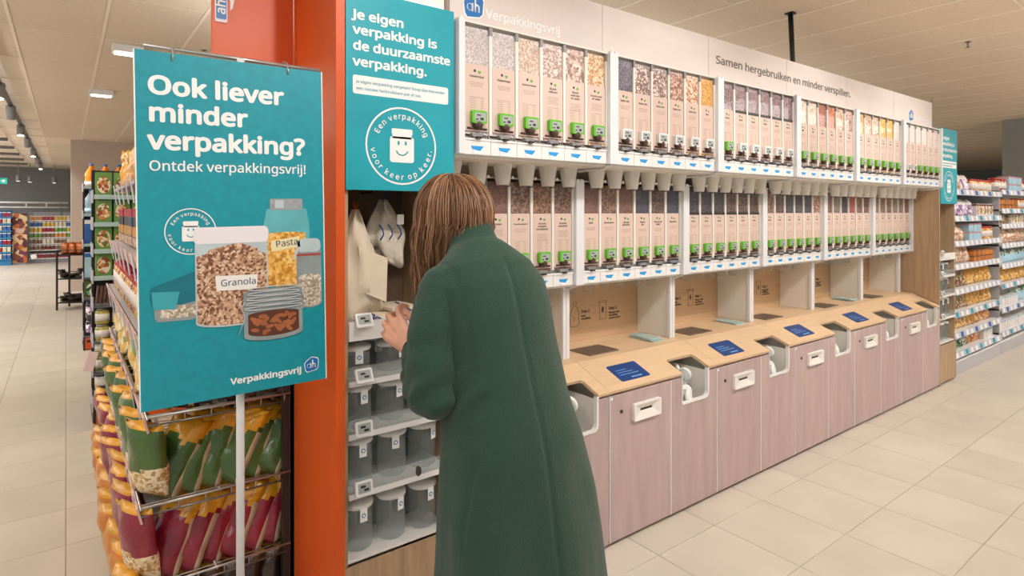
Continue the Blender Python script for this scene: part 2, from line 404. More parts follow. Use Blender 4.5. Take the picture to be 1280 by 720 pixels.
def smile_badge(parent, cx, y, cz, r, back):
    ro, ri, n = r, r*.955, 40; vs = []; fs = []
    for i in range(n):
        a = 2*PI*i/n
        for q in (ro, ri): vs.append((cx+q*math.cos(a), y-.0006, cz+q*math.sin(a)))
    for i in range(n):
        j = (i+1) % n; fs.append((2*i, 2*i+1, 2*j+1, 2*j))
    MB().add(vs, fs, m_print).build('badge_ring', parent)
    ringtext('Een verpakking', r*.70, r*.245, m_print, parent, cx, y-.0008, cz, 90, 138, True, .012)
    ringtext('voor keer op keer.', r*.70, r*.245, m_print, parent, cx, y-.0008, cz, 270, 172, False, .012)
    s = r*.34
    j = MB(); j.prism(rrect(cx-s, cz-s*1.25, cx+s, cz+s*.7, s*.2), 'y', y-.0008, y, m_print)
    j.prism(rrect(cx-s*.8, cz+s*.55, cx+s*.8, cz+s*1.0, s*.05), 'y', y-.0008, y, m_print)
    j.prism(rrect(cx-s*.86, cz+s*.85, cx+s*.86, cz+s*1.3, s*.08), 'y', y-.0010, y, m_print); j.build('jar_mark', parent)
    f = MB()
    for q in (-.3, .3): f.prism([(cx+q*s+a*s*.09, cz+s*.22+b*s*.17) for a, b in circ(0, 0, 1, 10)], 'y', y-.0016, y-.0008, back)
    f.tube([(cx+.5*s*math.cos(a), y-.0013, cz-.2*s+.5*s*math.sin(a)) for a in [R(200+14*k) for k in range(11)]], s*.05, back, 4)
    f.build('smile_mark', parent)

# ------------------------------------------------------------------ header board over the dispensing wall
DX, MW = 1.24, .89           # first bay starts, bay width
hd = thing('header_board', 'long pale wood header board with lettering above the dispensing wall', 'sign', (DX, 2.1, 2.3))
HW = (6.60-1.26)/6
for i in range(6):
    MB().box(.02+i*HW+.0015, .02+(i+1)*HW-.0015, 0, .03, 0, .39, m_head).build('header_panel', hd)
MB().box(.02, 5.36, .012, .045, .0, .388, m_whitem).build('backing_rail', hd)
text('Verpakkingsvrij', .066, m_print, hd, 1.44-DX, -.0008, .186, .022, w=.426)
logo(hd, 1.378-DX, -.0006, .222, .10, m_navy)
m_hgrey = M('grey_header_print', '#6a6663', .5)
text('Samen hergebruiken en minder verspillen.', .080, m_hgrey, hd, 3.112-DX, -.0008, .243, .018, w=1.775)
logo(hd, 6.09-DX, -.0006, .222, .10, m_navy)
text('Verpakkingsvrij', .066, m_print, hd, 6.17-DX, -.0008, .186, .022, w=.40)
rod = thing('suspension_rod', 'black suspension rod between header board and ceiling', 'rod', (4.41, 2.3, 2.6))
MB().tube([(0, 0, 0), (-.05, 0, .55)], .018, m_black, 10).build('rod', rod)
MB().box(-.08, -.02, -.03, .03, .54, .55, m_black).build('ceiling_bracket', rod)

# ------------------------------------------------------------------ gravity dispensers: 2 rows x 6 bays x 6 bins
P = {k: MG('food_'+k, v, sc) for k, v, sc in [
    ('pale oat flakes', ['#cdc3c0', '#bdb3b1', '#ddd5d2', '#b0a6a5'], 170),
    ('beige flakes', ['#d9c3b0', '#c7ab98', '#e6d6c8', '#b89c8c'], 120),
    ('pink-white muesli', ['#d8c0b6', '#b89d94', '#ead9d0', '#a8857a'], 110),
    ('nutty muesli', ['#d9bfb2', '#a9877c', '#e9d8cc', '#8d6a5e', '#c9a89a'], 70),
    ('golden granola', ['#e0b890', '#c79663', '#efd5b4', '#b47f50'], 110),
    ('slate-blue seeds', ['#6f6676', '#5d5566', '#857b8a', '#4d4654'], 150),
    ('brown and white nuts', ['#8b6b64', '#e2d3c8', '#75544b', '#b59c92'], 110),
    ('reddish nut mix', ['#9a6350', '#b5836f', '#e0c4b2', '#84503f'], 105),
    ('orange-white nut mix', ['#c88a5e', '#e8cdb4', '#b06f48', '#f0dfcc'], 100),
    ('amber kernels', ['#e0a040', '#c98a35', '#efba62'], 150),
    ('purple-brown beans', ['#7a5a60', '#94747a', '#5f4348', '#a88c90'], 120),
    ('whole white nuts', ['#ead9c6', '#dcc5ac', '#f4e9dc', '#c8a98c'], 80),
    ('red-brown nuts', ['#a35238', '#8a4029', '#b86a4c'], 90),
    ('orange-brown nuts', ['#c26436', '#a04c26', '#d88654'], 80),
    ('pink-white nut mix', ['#d0a596', '#e8d2c6', '#a97666'], 90),
    ('golden corn', ['#e0ae5c', '#eec67c', '#cf9846'], 110),
    ('yellow corn', ['#e8b43e', '#d99e28', '#f4cc66'], 90),
    ('white rice', ['#ebe2dc', '#dcd2cc', '#f5efea'], 200),
    ('white and pink flakes', ['#e4d0c8', '#cfb0a6', '#f0e4de'], 140),
    ('brown granola', ['#8b6142', '#6f4a30', '#a57a56', '#593a26'], 100),
    ('coarse brown cereal', ['#7d5a46', '#5d3f2f', '#9a7660'], 90),
    ('fine brown seeds', ['#7c5240', '#6a4434', '#8c6250'], 200),
    ('black beans', ['#3a3338', '#2c272c', '#4a4248'], 120),
    ('navy seeds', ['#3e3a4a', '#322f3d', '#4e4a5c'], 160),
    ('speckled dark beans', ['#53392c', '#7d5a48', '#3a261d'], 110),
    ('red lentils', ['#a8524a', '#964238', '#bb6a5e'], 180),
    ('grey-brown grains', ['#84705f', '#706052', '#988472'], 180)]}
UP = [['pale oat flakes', 'pale oat flakes', 'beige flakes', 'pink-white muesli', 'nutty muesli', 'golden granola'],
      ['slate-blue seeds', 'brown and white nuts', 'brown and white nuts', 'reddish nut mix', 'orange-white nut mix', 'amber kernels'],
      ['purple-brown beans']*6,
      ['whole white nuts', 'whole white nuts', 'red-brown nuts', 'orange-brown nuts', 'orange-white nut mix', 'pink-white nut mix'],
      ['golden corn', 'orange-white nut mix', 'orange-white nut mix', 'yellow corn', 'yellow corn', 'white rice'],
      ['white rice', 'white rice', 'white rice', 'white rice', 'white and pink flakes', 'white and pink flakes']]
LO = [['brown granola', 'coarse brown cereal', 'fine brown seeds', 'coarse brown cereal', 'brown granola', 'coarse brown cereal'],
      ['fine brown seeds', 'coarse brown cereal', 'fine brown seeds', 'navy seeds', 'speckled dark beans', 'navy seeds'],
      ['black beans', 'black beans', 'black beans', 'speckled dark beans', 'speckled dark beans', 'speckled dark beans'],
      ['brown granola', 'speckled dark beans', 'black beans', 'black beans', 'black beans', 'reddish nut mix'],
      ['fine brown seeds', 'grey-brown grains', 'black beans', 'red lentils', 'coarse brown cereal', 'fine brown seeds'],
      ['grey-brown grains', 'coarse brown cereal', 'brown granola', 'grey-brown grains', 'grey-brown grains', 'fine brown seeds']]
TU = [['Havermout', 'Havermout', 'Quinoa krokant', 'Muesli\nvolkoren', 'Muesli\nwalnoten\nen zaden', 'Granola noten\nen zaden'],
      ['Zaden mix', 'Noten mix', 'Noten mix', 'Noten mix', 'Noten mix', 'Mais']]
TL = [['Muesli', 'Muesli', 'Granola', 'Zonnebloempitten', 'Granola\nkrokante\nzonnebloem', 'Granola\nchocolade'],
      ['Spelt', 'Pijnboompitten', 'Lijnzaad\ngebroken', 'Zwarte\nrijst', 'Mix van vijf\nzaden', 'Maanzaad']]
BP = .138; HB = .55
def tray_lip(z): return z
m_stick = M('white_sticker', '#f2f2f2', .4)
# shared meshes (origin: bottom front centre of the bin; z=0 is the lip of the rack, y runs into the wall)
me_rail = MB().box(-.0075, .0075, .0, .02, .085, .50, m_whitem).box(-.0075, .0075, -.001, .02, .50, .535, m_grey).mesh('side_rail')
b = MB(); b.box(-.061, .061, .30, .31, .07, .53, m_whitem); b.box(-.064, -.0615, .02, .31, .07, .53, m_whitem); b.box(.0615, .064, .02, .31, .07, .53, m_whitem); b.box(-.061, .061, .03, .31, .07, .08, m_whitem)
me_hous = b.mesh('housing')
me_pane = MB().box(-.0625, .0625, .006, .009, .09, .53, m_pane).mesh('front_pane')
b = MB(); b.prism(rrect(-.058, .098, .058, .372, .006), 'y', .0025, .0055, m_card); me_card = b.mesh('label_card')
b = MB(); b.tube([(-.048, .0, .108), (.048, .0, .108)], .0045, m_brown, 6); b.lathe([(.021, 0), (.020, .018), (.010, .022)], m_brown, 14, X=Matrix.Translation((0, .003, .125)) @ Matrix.Rotation(PI/2, 4, 'X'))
b.box(-.022, .022, -.006, .004, .110, .128, m_brown); me_knob = b.mesh('dosing_knob')
def tagmesh(m):
    b = MB(); b.prism(rrect(-.034, .128, .038, .180, .006), 'y', -.018, .001, m); return b.mesh('price_display')
me_tg, me_tw = tagmesh(m_lime), tagmesh(m_white)
b = MB(); b.box(-.023, .031, -.0192, -.0178, .136, .171, m_lcd); b.box(-.014, .006, -.0198, -.0190, .158, .163, m_dark); b.box(.004, .02, -.0198, -.0190, .141, .151, m_dark); b.box(-.018, -.006, -.0198, -.0190, .141, .146, m_dark)
me_lcd = b.mesh('display_screen')
b = MB(); b.prism([(-.03, .012), (.03, .012), (.024, 0), (.012, -.006), (.006, -.012), (-.006, -.012), (-.012, -.006), (-.024, 0)], 'y', -.006, .02, m_grey, Matrix.Translation((0, 0, .076))); b.box(-.012, .012, -.02, .01, .066, .074, m_dark)
me_gad = b.mesh('release_lever')
b = MB(); b.prism([(-.030, .034), (-.018, .004), (.018, .004), (.031, .034)], 'y', -.0018, 0, m_stick); b.add([(-.031, -.0022, .036), (.033, -.0022, .036), (.014, -.0022, .016), (-.024, -.0022, .022)], [(0, 3, 2, 1)], m_blue)
me_stk = b.mesh('blue_sticker')
def funnel(mat, zt, L, yc):
    b = MB(); b.lathe([(.030, zt-L), (.033, zt-L+.01), (.046, zt), (.046, zt+.02)], mat, 16, cy=yc); b.lathe([(.024, zt-L-.001), (.024, zt-L+.001)], m_dark, 12, cy=yc)
    b.box(.034, .042, yc-.03, yc-.02, zt-L+.03, zt-L+.042, m_stick); return b.mesh('spout')
me_fu = funnel(m_whitem, -.01, .10, .20)
b = MB(); b.lathe([(.026, -.075), (.038, .0)], m_clear, 14, cy=.17); me_fl = b.mesh('spout')
band = MB().box(-.061, .061, .001, .0025, .362, .378, m_dark).mesh('dark_band')
_lm = {}
def label_ink(title, kind=0):
    if (title, kind) in _lm: return _lm[(title, kind)]
    b = MB(); y = .0022; zt = .318
    def txt(s, size, z, mat):
        me = tmesh(s, size, mat, .02, 'CENTER', 1, .0002)
        b.add([v.co.copy() for v in me.vertices], [list(p.vertices) for p in me.polygons], mat, False, Matrix.Translation((0, y, z)) @ Matrix.Rotation(PI/2, 4, 'X'))
    lines = title.split('\n')
    for i, s in enumerate(lines): txt(s, min(.0165, .19/max(7, len(s))), zt-.014*i, m_inkd)
    z = zt-.014*len(lines)-.006
    for i in range(3+kind*2): w = .034-.006*(i % 3 == 2); b.box(-w, w, y-.0003, y, z-.007*i-.0022, z-.007*i, m_inkl)
    for i in range(6):
        z = .25-.009*i; b.box(-.034, -.004, y-.0003, y, z-.022, z-.0195, m_inkl); b.box(.02, .034, y-.0003, y, z-.022, z-.0195, m_inkl)
    b.box(-.036, .036, y-.0003, y, .2365, .2375, m_ink)
    g = [(.004, .345), (.018, .348), (.022, .34), (.010, .333)]
    b.prism(g, 'y', y-.0003, y, m_leaf); b.prism(circ(-.010, .345, .006, 10), 'y', y-.0003, y, m_inkd)
    _lm[(title, kind)] = b.mesh('label_print'); return _lm[(title, kind)]
contm = {}
def contents(k):
    if k not in contm: contm[k] = MB().box(-.061, .061, .010, .29, .085, .524, P[k]).mesh('food_contents')
    return contm[k]
def bay_rack(row, bay, x0, yf, z0):
    lab = f'white metal dispenser rack, {ORD[bay]} bay from the left, {"upper" if row == 0 else "lower"} row'
    t = thing('dispenser_rack', lab, 'shelf rack', (x0, yf, z0), 0)
    for s, x in ((0, 0), (1, MW-.028)):
        pts = [(x, 0), (x+.028, 0), (x+.028, HB-.012), (x+.02, HB), (x+.008, HB), (x, HB-.012)]
        MB().prism(pts, 'y', -.022, .03, m_post).build('post', t)
    for i in range(6):
        cx = .031+BP*(i+.5)
        MB().box(cx-BP/2+.001, cx+BP/2-.001, 0, .03, 0, .062, m_white).box(cx-BP/2+.001, cx+BP/2-.001, -.004, .03, .058, .068, m_white).build('tray_front', t, bev=.002)
    for i in range(7):
        put(me_rail, 'side_rail', t, (.031+BP*i, 0, 0))
    MB().box(.005, MW-.005, .02, .36, -.012, .012, m_whitem).box(.005, MW-.005, .34, .36, -.012, HB, m_whitem).build('base_panel', t)
    MB().box(.005, MW-.005, .0, .36, HB-.012, HB-.004, m_whitem).build('top_panel', t)
    MB().tube([(MW-.01, -.01, .0), (MW-.01, .05, -.022), (MW-.01, .24, -.022)], .008, m_post, 8).build('support_bar', t)
    return t
for row, (yf, z0, FOOD, TT) in enumerate([(2.03, 1.885, UP, TU), (2.27, 1.27, LO, TL)]):
    for bay in range(6):
        x0 = DX+.01+bay*MW; bay_rack(row, bay, x0, yf, z0)
        for i in range(6):
            k = FOOD[bay][i]; cx = x0+.031+BP*(i+.5)
            wtag = (row == 0 and (bay == 1 or (bay == 2 and i > 0) or (bay == 5 and i < 2)))
            lab = f'dispenser of {k}, {ORD[i]} from left in {ORD[bay]} bay, {"upper" if row == 0 else "lower"} row'
            t = thing('grain_dispenser', lab, 'dispenser', (cx, yf, z0), 0, 'gravity dispensers of dry food')
            put(me_hous, 'housing', t); put(contents(k), 'food_contents', t); put(me_pane, 'front_pane', t)
            c = put(me_card, 'label_card', t)
            title = TT[bay][i] if bay < 2 else {'p': 'Bonen', 'w': 'Rijst'}.get(k[0], 'Noten')
            put(label_ink(title, int('gra' in title.lower() or 'uesli' in title)), 'label_print', c)
            if row == 0 and bay == 2 and i > 0 or row == 1 and bay == 2: put(band, 'dark_band', c)
            put(me_knob, 'dosing_knob', t); put(me_gad, 'release_lever', t); put(me_stk, 'blue_sticker', t)
            d = put(me_tw if wtag else me_tg, 'price_display', t); put(me_lcd, 'display_screen', d)
            put(me_fu if row == 0 else me_fl, 'spout', t)

# ------------------------------------------------------------------ workstation: wall panels, worktop, dividers, cabinets
WT = .865
wt = thing('worktop', 'long birch plywood worktop with sloped front panels and scales', 'worktop', (DX, 2.05, 0))
YB, YF = 2.62, 2.26
for i in range(6):
    a, e = i*MW+.001, (i+1)*MW-.001
    if i == 5: e = MW*6-.01
    MB().box(a, e, YF-2.05, YB-2.05, WT-.02, WT, m_birch).build('flat_board', wt)
    L = math.hypot(YF-2.025, WT-.768); ang = math.atan2(WT-.768, YF-2.025)
    nx0, nx1 = .565, .81
    pts = [(a, 0), (nx0, 0), (nx0-.0, .115), (nx0+.012, .127), (nx1-.012, .127), (nx1, .115), (nx1, 0), (e, 0), (e, L), (a, L)]
    pts = [(p[0]+(i*MW if p[0] not in (a, e) else 0), p[1]) for p in pts]
    X = Matrix.Translation((0, 2.025-2.05, .768)) @ Matrix.Rotation(ang, 4, 'X')
    s = MB(); s.prism(pts, 'z', -.018, 0, m_birch, X); sp = s.build('sloped_panel', wt, bev=.0015)
    c = MB(); q = rrect(i*MW+.13, .045, i*MW+.352, .175, .012)
    c.prism(q, 'z', 0, .0015, m_screen, X)
    sc = c.build('touch_screen', wt, label='blue lit touch screen')
    l = MB()
    for k in range(3): l.box(i*MW+.16, i*MW+.30-.03*k, .09+.018*k, .094+.018*k, .0016, .0019, m_screenl, X)
    l.box(i*MW+.22, i*MW+.30, .06, .068, .0016, .0019, m_screenl, X)
    l.build('screen_text', sc)
    MB().prism(rrect(i*MW+.145, 2.315-2.05, i*MW+.375, 2.48-2.05, .006), 'z', WT, WT+.006, m_steel).build('scale_plate', wt)
bk = thing('back_panel', 'birch back panel printed with three filling steps behind the worktop', 'panel', (DX, YB, WT))
STEP = ('Stap 1.', 'Stap 2.', 'Stap 3.'); SUB = ('Weeg je lege\nverpakking', 'Vul je\nverpakking', 'Weeg je volle\nverpakking\nen print je bon')
for i in range(6):
    MB().box(i*MW+.001, (i+1)*MW-.001, 0, .015, 0, .42, m_birchb).build('panel_board', bk)
    for k, x in enumerate((.14, .37, .61)):
        text(STEP[k], .030, m_inkd, bk, i*MW+x, -.0006, .175-.003*k, .02); text(SUB[k], .019, m_inkd, bk, i*MW+x, -.0006, .15-.003*k, .02, line=.9)
    g = MB(); cx = i*MW+.315; cz = .155
    out = [(-.02, .05), (-.035, .02), (-.036, -.05), (-.028, -.06), (.028, -.06), (.036, -.05), (.035, .02), (.02, .05), (.008, .065), (.018, .085), (-.014, .085), (-.006, .065), (-.02, .05)]
    g.tube([(cx+a, -.001, cz+c) for a, c in out], .0012, m_ink, 4, up=(0, 1, 0)); g.tube([(cx-.012+.018*math.sin(t), -.001, cz-.03+.02*t/2) for t in (0, 1, 2, 3, 4)], .001, m_ink, 4)
    g.build('bag_drawing', bk)
    g = MB(); cx = i*MW+.555; cz = .165
    for r_ in ((-.028, -.05, .028, .055), (-.038, .055, .038, .065)): g.tube([(cx+a, -.001, cz+c) for a, c in rrect(*r_, .003)+[rrect(*r_, .003)[0]]], .0012, m_ink, 4, up=(0, 1, 0))
    g.prism([(cx+a*.011, cz+.01+c*.02) for a, c in circ(0, 0, 1, 10)], 'y', -.001, 0, m_ink); g.build('jar_drawing', bk)
for i in range(6):
    nm = ORD[i]; x = DX+(i+1)*MW-(.0 if i < 5 else .06)
    t = thing('divider_board', f'white divider board standing on the worktop, {nm} from the left', 'divider', (x, 2.345, WT+.0005), 0)
    MB().box(-.012, .012, .02, .272, 0, .40, m_whitem).build('board', t)
    for s in (-1, 1): MB().box(s*.0125-.011, s*.0125+.011, 0, .022, 0, .405, m_post).build('front_strip', t, bev=.002)
def glasspile(i, n):
    x = DX+(i+1)*MW-.145
    t = thing('glass_plates', f'teal-edged glass plates stacked beside the {ORD[i]} divider from the left', 'glass plates', (x, 2.43, WT+.0006))
    for k in range(n): MB().box(-.05, .05, -.09, .09, k*.007, k*.007+.005, m_greeng).build('glass_plate', t, (random.uniform(-.01, .01), random.uniform(-.01, .01), 0), (0, 0, R(random.uniform(-6, 6))))
glasspile(1, 3); glasspile(2, 2); glasspile(4, 3)
# cabinets
jarlid = MB().lathe([(.052, .0), (.055, .003), (.055, .015), (.046, .018)], m_lid, 20).box(.045, .07, -.008, .008, .004, .012, m_lid).mesh('jar_lid')
def cabinet():
    t = thing('base_cabinet', '', 'cabinet', (0, 2.05, 0))
    g = .0025
    def side(x): MB().prism([(0, .03), (.52, .03), (.52, WT-.022), (YF-2.05+.0, WT-.022), (.022, .742), (0, .742)], 'x', x, x+.016, m_whitem).build('side_panel', t)
    side(g); side(MW-g-.016)
    MB().box(g+.016, MW-g-.016, .50, .52, .03, WT-.03, m_whitem).build('rear_panel', t)
    MB().box(g+.01, MW-g-.01, .03, .5, .0, .03, m_black).build('plinth', t)
    MB().box(g+.004, .472, -.018, 0, .02, .742, m_pink).build('door', t, bev=.0012)
    # front panel with the rounded window notch
    x0, x1, zt = .478, MW-g-.004, .742; nx0, nx1, nb = .565, .81, .592
    pts = [(x0, .02), (x1, .02), (x1, zt), (nx1, zt), (nx1, nb+.03)]+[(nx1-.03+.03*math.cos(a), nb+.03-.03*math.sin(a)) for a in (R(30), R(60))]+[(nx1-.03, nb), (nx0, nb), (nx0, zt), (x0, zt)]
    MB().prism(pts, 'y', -.018, 0, m_pink).build('window_panel', t)
    rim = MB(); q = [(nx0, zt+.02), (nx0, nb), (nx1-.03, nb)]+[(nx1-.03+.03*math.sin(a), nb+.03-.03*math.cos(a)) for a in (R(30), R(60), R(90))]+[(nx1, zt+.02)]
    q2 = [(nx0+.003, zt+.02), (nx0+.003, nb+.010), (nx1-.034, nb+.010)]+[(nx1-.034+.022*math.sin(a), nb+.034-.022*math.cos(a)) for a in (R(30), R(60), R(90))]+[(nx1-.012, zt+.02)]
    vs = [(a, -.024, c) for a, c in q]+[(a, -.024, c) for a, c in q2]+[(a, -.002, c) for a, c in q]+[(a, -.002, c) for a, c in q2]; n = len(q); fs = []
    for i in range(n-1):
        fs += [(i, i+1, n+i+1, n+i), (n+i, n+i+1, 3*n+i+1, 3*n+i), (2*n+i, 2*n+i+1, i+1, i)]
    rim.add(vs, fs, m_white); rim.build('window_rim', t)
    b = MB(); y1 = .30; A, B = nx0+.002, nx1-.002; m = m_whitem
    b.box(A, B, 0, y1, .55, .556, m); b.box(A-.008, A, 0, y1, .55, .74, m); b.box(B, B+.008, 0, y1, .55, .74, m); b.box(A, B, y1, y1+.008, .55, .83, m); b.build('return_bin', t)
    s = MB(); fo = rrect(.165, .588, .375, .676, .008); n_ = len(fo); fi = rrect(.176, .597, .364, .667, .005)
    s.add([(a, -.034, c) for a, c in fo]+[(a, -.034, c) for a, c in fi]+[(a, -.018, c) for a, c in fo]+[(a, -.019, c) for a, c in fi], [f for i in range(n_) for f in ((i, (i+1) % n_, n_+(i+1) % n_, n_+i), (2*n_+i, 2*n_+(i+1) % n_, (i+1) % n_, i), (n_+i, n_+(i+1) % n_, 3*n_+(i+1) % n_, 3*n_+i))], m_white)
    sl = s.build('receipt_slot', t, label='white receipt slot plate')
    v = MB(); v.add([(.176, -.033, .597), (.364, -.033, .597), (.364, -.033, .667), (.176, -.033, .667), (.225, -.020, .632), (.315, -.020, .632), (.225, -.020, .642), (.315, -.020, .642)], [(0, 1, 5, 4), (1, 2, 7, 5), (2, 3, 6, 7), (3, 0, 4, 6)], m_whitem)
    v.build('slot_funnel', sl); MB().box(.225, .315, -.0212, -.0190, .632, .642, m_black).build('slot_opening', sl)
    MB().lathe([(.009, 0), (.009, .004)], m_brown, 12, X=Matrix.Translation((.085, -.018, .655)) @ Matrix.Rotation(PI/2, 4, 'X')).build('lock', t)
    MB().box(.4725, .4775, -.0186, -.002, .02, .74, m_white).build('door_seam', t)
    MB().box(g-.001, g+.0035, -.0185, 0, .02, .742, m_white).build('edge_strip', t)
    MB().box(g+.006, g+.022, -.0195, -.018, .722, .736, m_white).build('hinge_cap', t)
    return t
cab0 = cabinet()
for i in range(6):
    lab = f'pinkish wood base cabinet with receipt slot and return window, {ORD[i]} from the left'
    if i == 0: cab0.location = (DX, 2.05, 0); cab0['label'] = lab; cab0['group'] = 'base cabinets under the worktop'
    else: dup(cab0, None, (DX+i*MW, 2.05, 0), None, lab, 'base cabinets under the worktop')
# jars lying in the return bins
def lidjar(h=.095, r=.036):
    t = bpy.data.objects.new('storage_jar', None); COL.objects.link(t)
    b = MB(); b.lathe([(r*.9, 0), (r, .008), (r, h-.012), (r*.93, h)], m_glassj, 20).build('jar_body', t)
    l = MB(); l.lathe([(r*1.03, h-.002), (r*1.07, h+.002), (r*1.07, h+.014), (r*.8, h+.018)], m_lid, 20); l.box(-.010, .010, -r*1.2, -r*.9, h+.002, h+.010, m_lid); l.build('jar_lid', t)
    g = MB(); g.box(-.013, .013, -r*1.28, -r*1.24, h-.034, h+.006, m_print); tg = g.build('paper_tag', t)
    q = MB(); ring = circ(0, h-.016, .007, 12); q.prism(ring, 'y', -r*1.30, -r*1.28, m_navy); q.build('tag_logo', tg)
    return t
j0 = lidjar(); tag(j0, '', 'jar')
first = True
for i in range(6):
    x0 = DX+i*MW+.565
    for k, (dx, dy, dz, rx, rz) in enumerate([(.06, .10, .603, 82, 20), (.165, .14, .605, 76, -25), (.10, .20, .69, 70, 60), (.06, .06, .69, 75, 100)][:4 if i < 3 else 2]):
        lab = f'white-lidded clear jar, {ORD[k]} in the pile inside return window of {ORD[i]} cabinet'
        if first: o = j0; first = False
        else: o = dup(j0)
        o.location = (x0+dx, 2.05+dy, dz); o.rotation_euler = (R(rx), 0, R(rz)); tag(o, lab, 'jar', 'jars dropped in the return bins')
# oak gable closing the wall on the right
o = MB().prism([(2.035, 0), (2.64, 0), (2.64, 1.87), (2.035, 1.87)], 'x', 6.582, 6.60, m_oak).build('oak_gable'); tag(o, 'tall oak gable panel at the right end of the dispensing wall', 'panel')
# ------------------------------------------------------------------ end cabinets with jars, and the teal signs on them
def jar(h, r):
    t = bpy.data.objects.new('storage_jar', None); COL.objects.link(t)
    b = MB(); b.lathe([(r*.88, 0), (r, .006), (r, h-.02), (r*.94, h)], m_glassj, 20).build('jar_body', t)
    l = MB(); l.lathe([(r*1.0, h-.002), (r*1.06, h+.002), (r*1.06, h+.012), (r*.85, h+.018), (.012, h+.018), (.012, h+.022)], m_lid, 22); l.build('jar_lid', t)
    g = MB(); g.box(-.014, .014, -r*1.09, -r*1.06, h-.045, h+.006, m_print); tg = g.build('paper_tag', t)
    q = MB(); q.prism(circ(0, h-.022, .0085, 12), 'y', -r*1.105, -r*1.09, m_navy); q.prism(circ(0, h-.022, .005, 10), 'y', -r*1.12, -r*1.105, m_print); q.build('tag_logo', tg)
    return t
jp = [jar(.095, .052), jar(.135, .052), jar(.155, .055), jar(.155, .055)]
for j in jp: tag(j, '', 'jar')
usedj = set()
def end_cabinet(x0, side):
    t = thing('shelf_cabinet', f'oak-sided white shelf cabinet of storage jars at the {side} end of the dispensing wall', 'cabinet', (x0, 2.05, 0))
    w = .45
    for x in (0, w-.018): MB().box(x, x+.018, 0, .42, 0, 1.88, m_oak).build('side_panel', t)
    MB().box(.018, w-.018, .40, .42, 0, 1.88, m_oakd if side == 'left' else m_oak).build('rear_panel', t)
    MB().box(.018, w-.018, .392, .3995, .02, 1.22, m_whitem).build('rear_liner', t)
    MB().box(0, w, .0, .42, 1.865, 1.88, m_oak).build('top_board', t)
    MB().box(-.001, w+.001, -.012, 0, .02, .375, m_oak).build('kick_panel', t)
    for k, z in enumerate((1.24, 1.04, .85, .635, .395)):
        MB().box(.019, w-.019, .002, .40, z-.012, z, m_white).build('shelf', t)
        if k < 4:
            r = MB().box(.019, w-.019, -.010, .004, z-(.055 if k == 0 else .02), z+.012 if k == 0 else z-.0, m_white); r.build('price_rail', t)
            if k: MB().box(.02, w-.02, -.006, -.003, z, z+.05, m_clear).build('clear_lip', t)
            e = MB(); X = Matrix.Translation((.07, -.02, z+.018)) @ Matrix.Rotation(R(-30 if k < 2 else -12), 4, 'X')
            e.prism(rrect(-.032, -.026, .032, .026, .006), 'y', -.006, .006, m_white, X); e.prism(rrect(-.024, -.016, .024, .018, .002), 'y', -.0068, -.006, m_lcd, X)
            e.box(-.014, .004, -.0075, -.0068, .002, .01, m_dark, X); e.box(-.002, .016, -.0075, -.0068, -.01, -.002, m_dark, X)
            e.build('price_display', t, label='white electronic price tag')
    for k, z in enumerate((1.04, .85, .635, .395)):
        for r_ in range(2):
            for c in range(3):
                j = jp[k]; nm = f'lidded clear jar, {ORD[c]} from left in {"front" if r_ == 0 else "rear"} row, {ORD[k]} shelf, {side} cabinet'
                o = j if k not in usedj else dup(j); usedj.add(k)
                o.location = (x0+.085+.138*c+random.uniform(-.004, .004), 2.05+.085+.14*r_, z+.0005); o.rotation_euler = (0, 0, R(random.uniform(-15, 35)))
                tag(o, nm, 'jar', 'storage jars on the end cabinets')
    return t
end_cabinet(.79, 'left'); end_cabinet(6.602, 'right')
m_infot = M('teal_small_text', '#5aa7b4', .5)
def teal_sign(x0, side):
    t = thing('advice_sign', f'tall teal sign about bringing your own packaging at {side} end of wall', 'sign', (x0, 2.03, 1.73))
    MB().box(0, .447, 0, .03, 0, .72, m_teal).build('sign_board', t)
    for s, z in (('Je eigen', .614), ('verpakking is', .560), ('de duurzaamste', .503), ('verpakking.', .446)):
        text(s, .0545, m_print, t, .026, -.0006, z, .03, w={'J': .205, 'v': .345 if s[-1] == 's' else .300, 'd': .402}[s[0]])
    i = MB().prism(rrect(.026, .345, .42, .412, .008), 'y', -.0006, 0, m_print).build('info_box', t)
    text('Je eigen verpakking vergeten? Koop dan hieronder', .0185, m_infot, t, .038, -.0012, .384, .008, w=.368); text('een nieuwe herbruikbare pot of zak.', .0185, m_infot, t, .038, -.0012, .360, .008, w=.262)
    smile_badge(t, .219, -.0004, .168, .146, m_teal)
teal_sign(.792, 'left'); teal_sign(6.604, 'right')
# hanging bags
def cloth_bag(name, label, loc, w, h, d, mat, seed, yaw=0, net=False):
    t = thing(name, label, 'bag', loc, R(yaw)); me = MB(); n, m = 26, 14; vs = []; fs = []
    for j in range(m+1):
        v = j/m; z = -h*v; ww = w*(.10+.90*min(1, (v*1.9)**.8)); dd = d*(.35+.65*math.sin(min(1, v*1.3)*PI*.62))
        if net: ww *= (1-.35*max(0, v-.6)/.4); 
        for i in range(n):
            a = 2*PI*i/n; f = 1+.10*math.sin(5*a+seed+v*2)+.06*math.sin(9*a+2*seed)*(1-v)
            nn = noise.noise((a*1.2, v*3, seed))*.03
            vs.append((ww/2*math.cos(a)*f+nn+.04*v*v, dd/2*math.sin(a)*f+nn, z-.03*v*math.sin(a*2+seed)*(v > .8)))
        
    for j in range(m):
        for i in range(n): fs.append((j*n+i, (j+1)*n+i, (j+1)*n+(i+1) % n, j*n+(i+1) % n))
    fs.append(list(range(n))); fs.append([m*n+i for i in range(n)][::-1])
    me.add(vs, fs, mat, True); me.build('cloth', t)
    return t
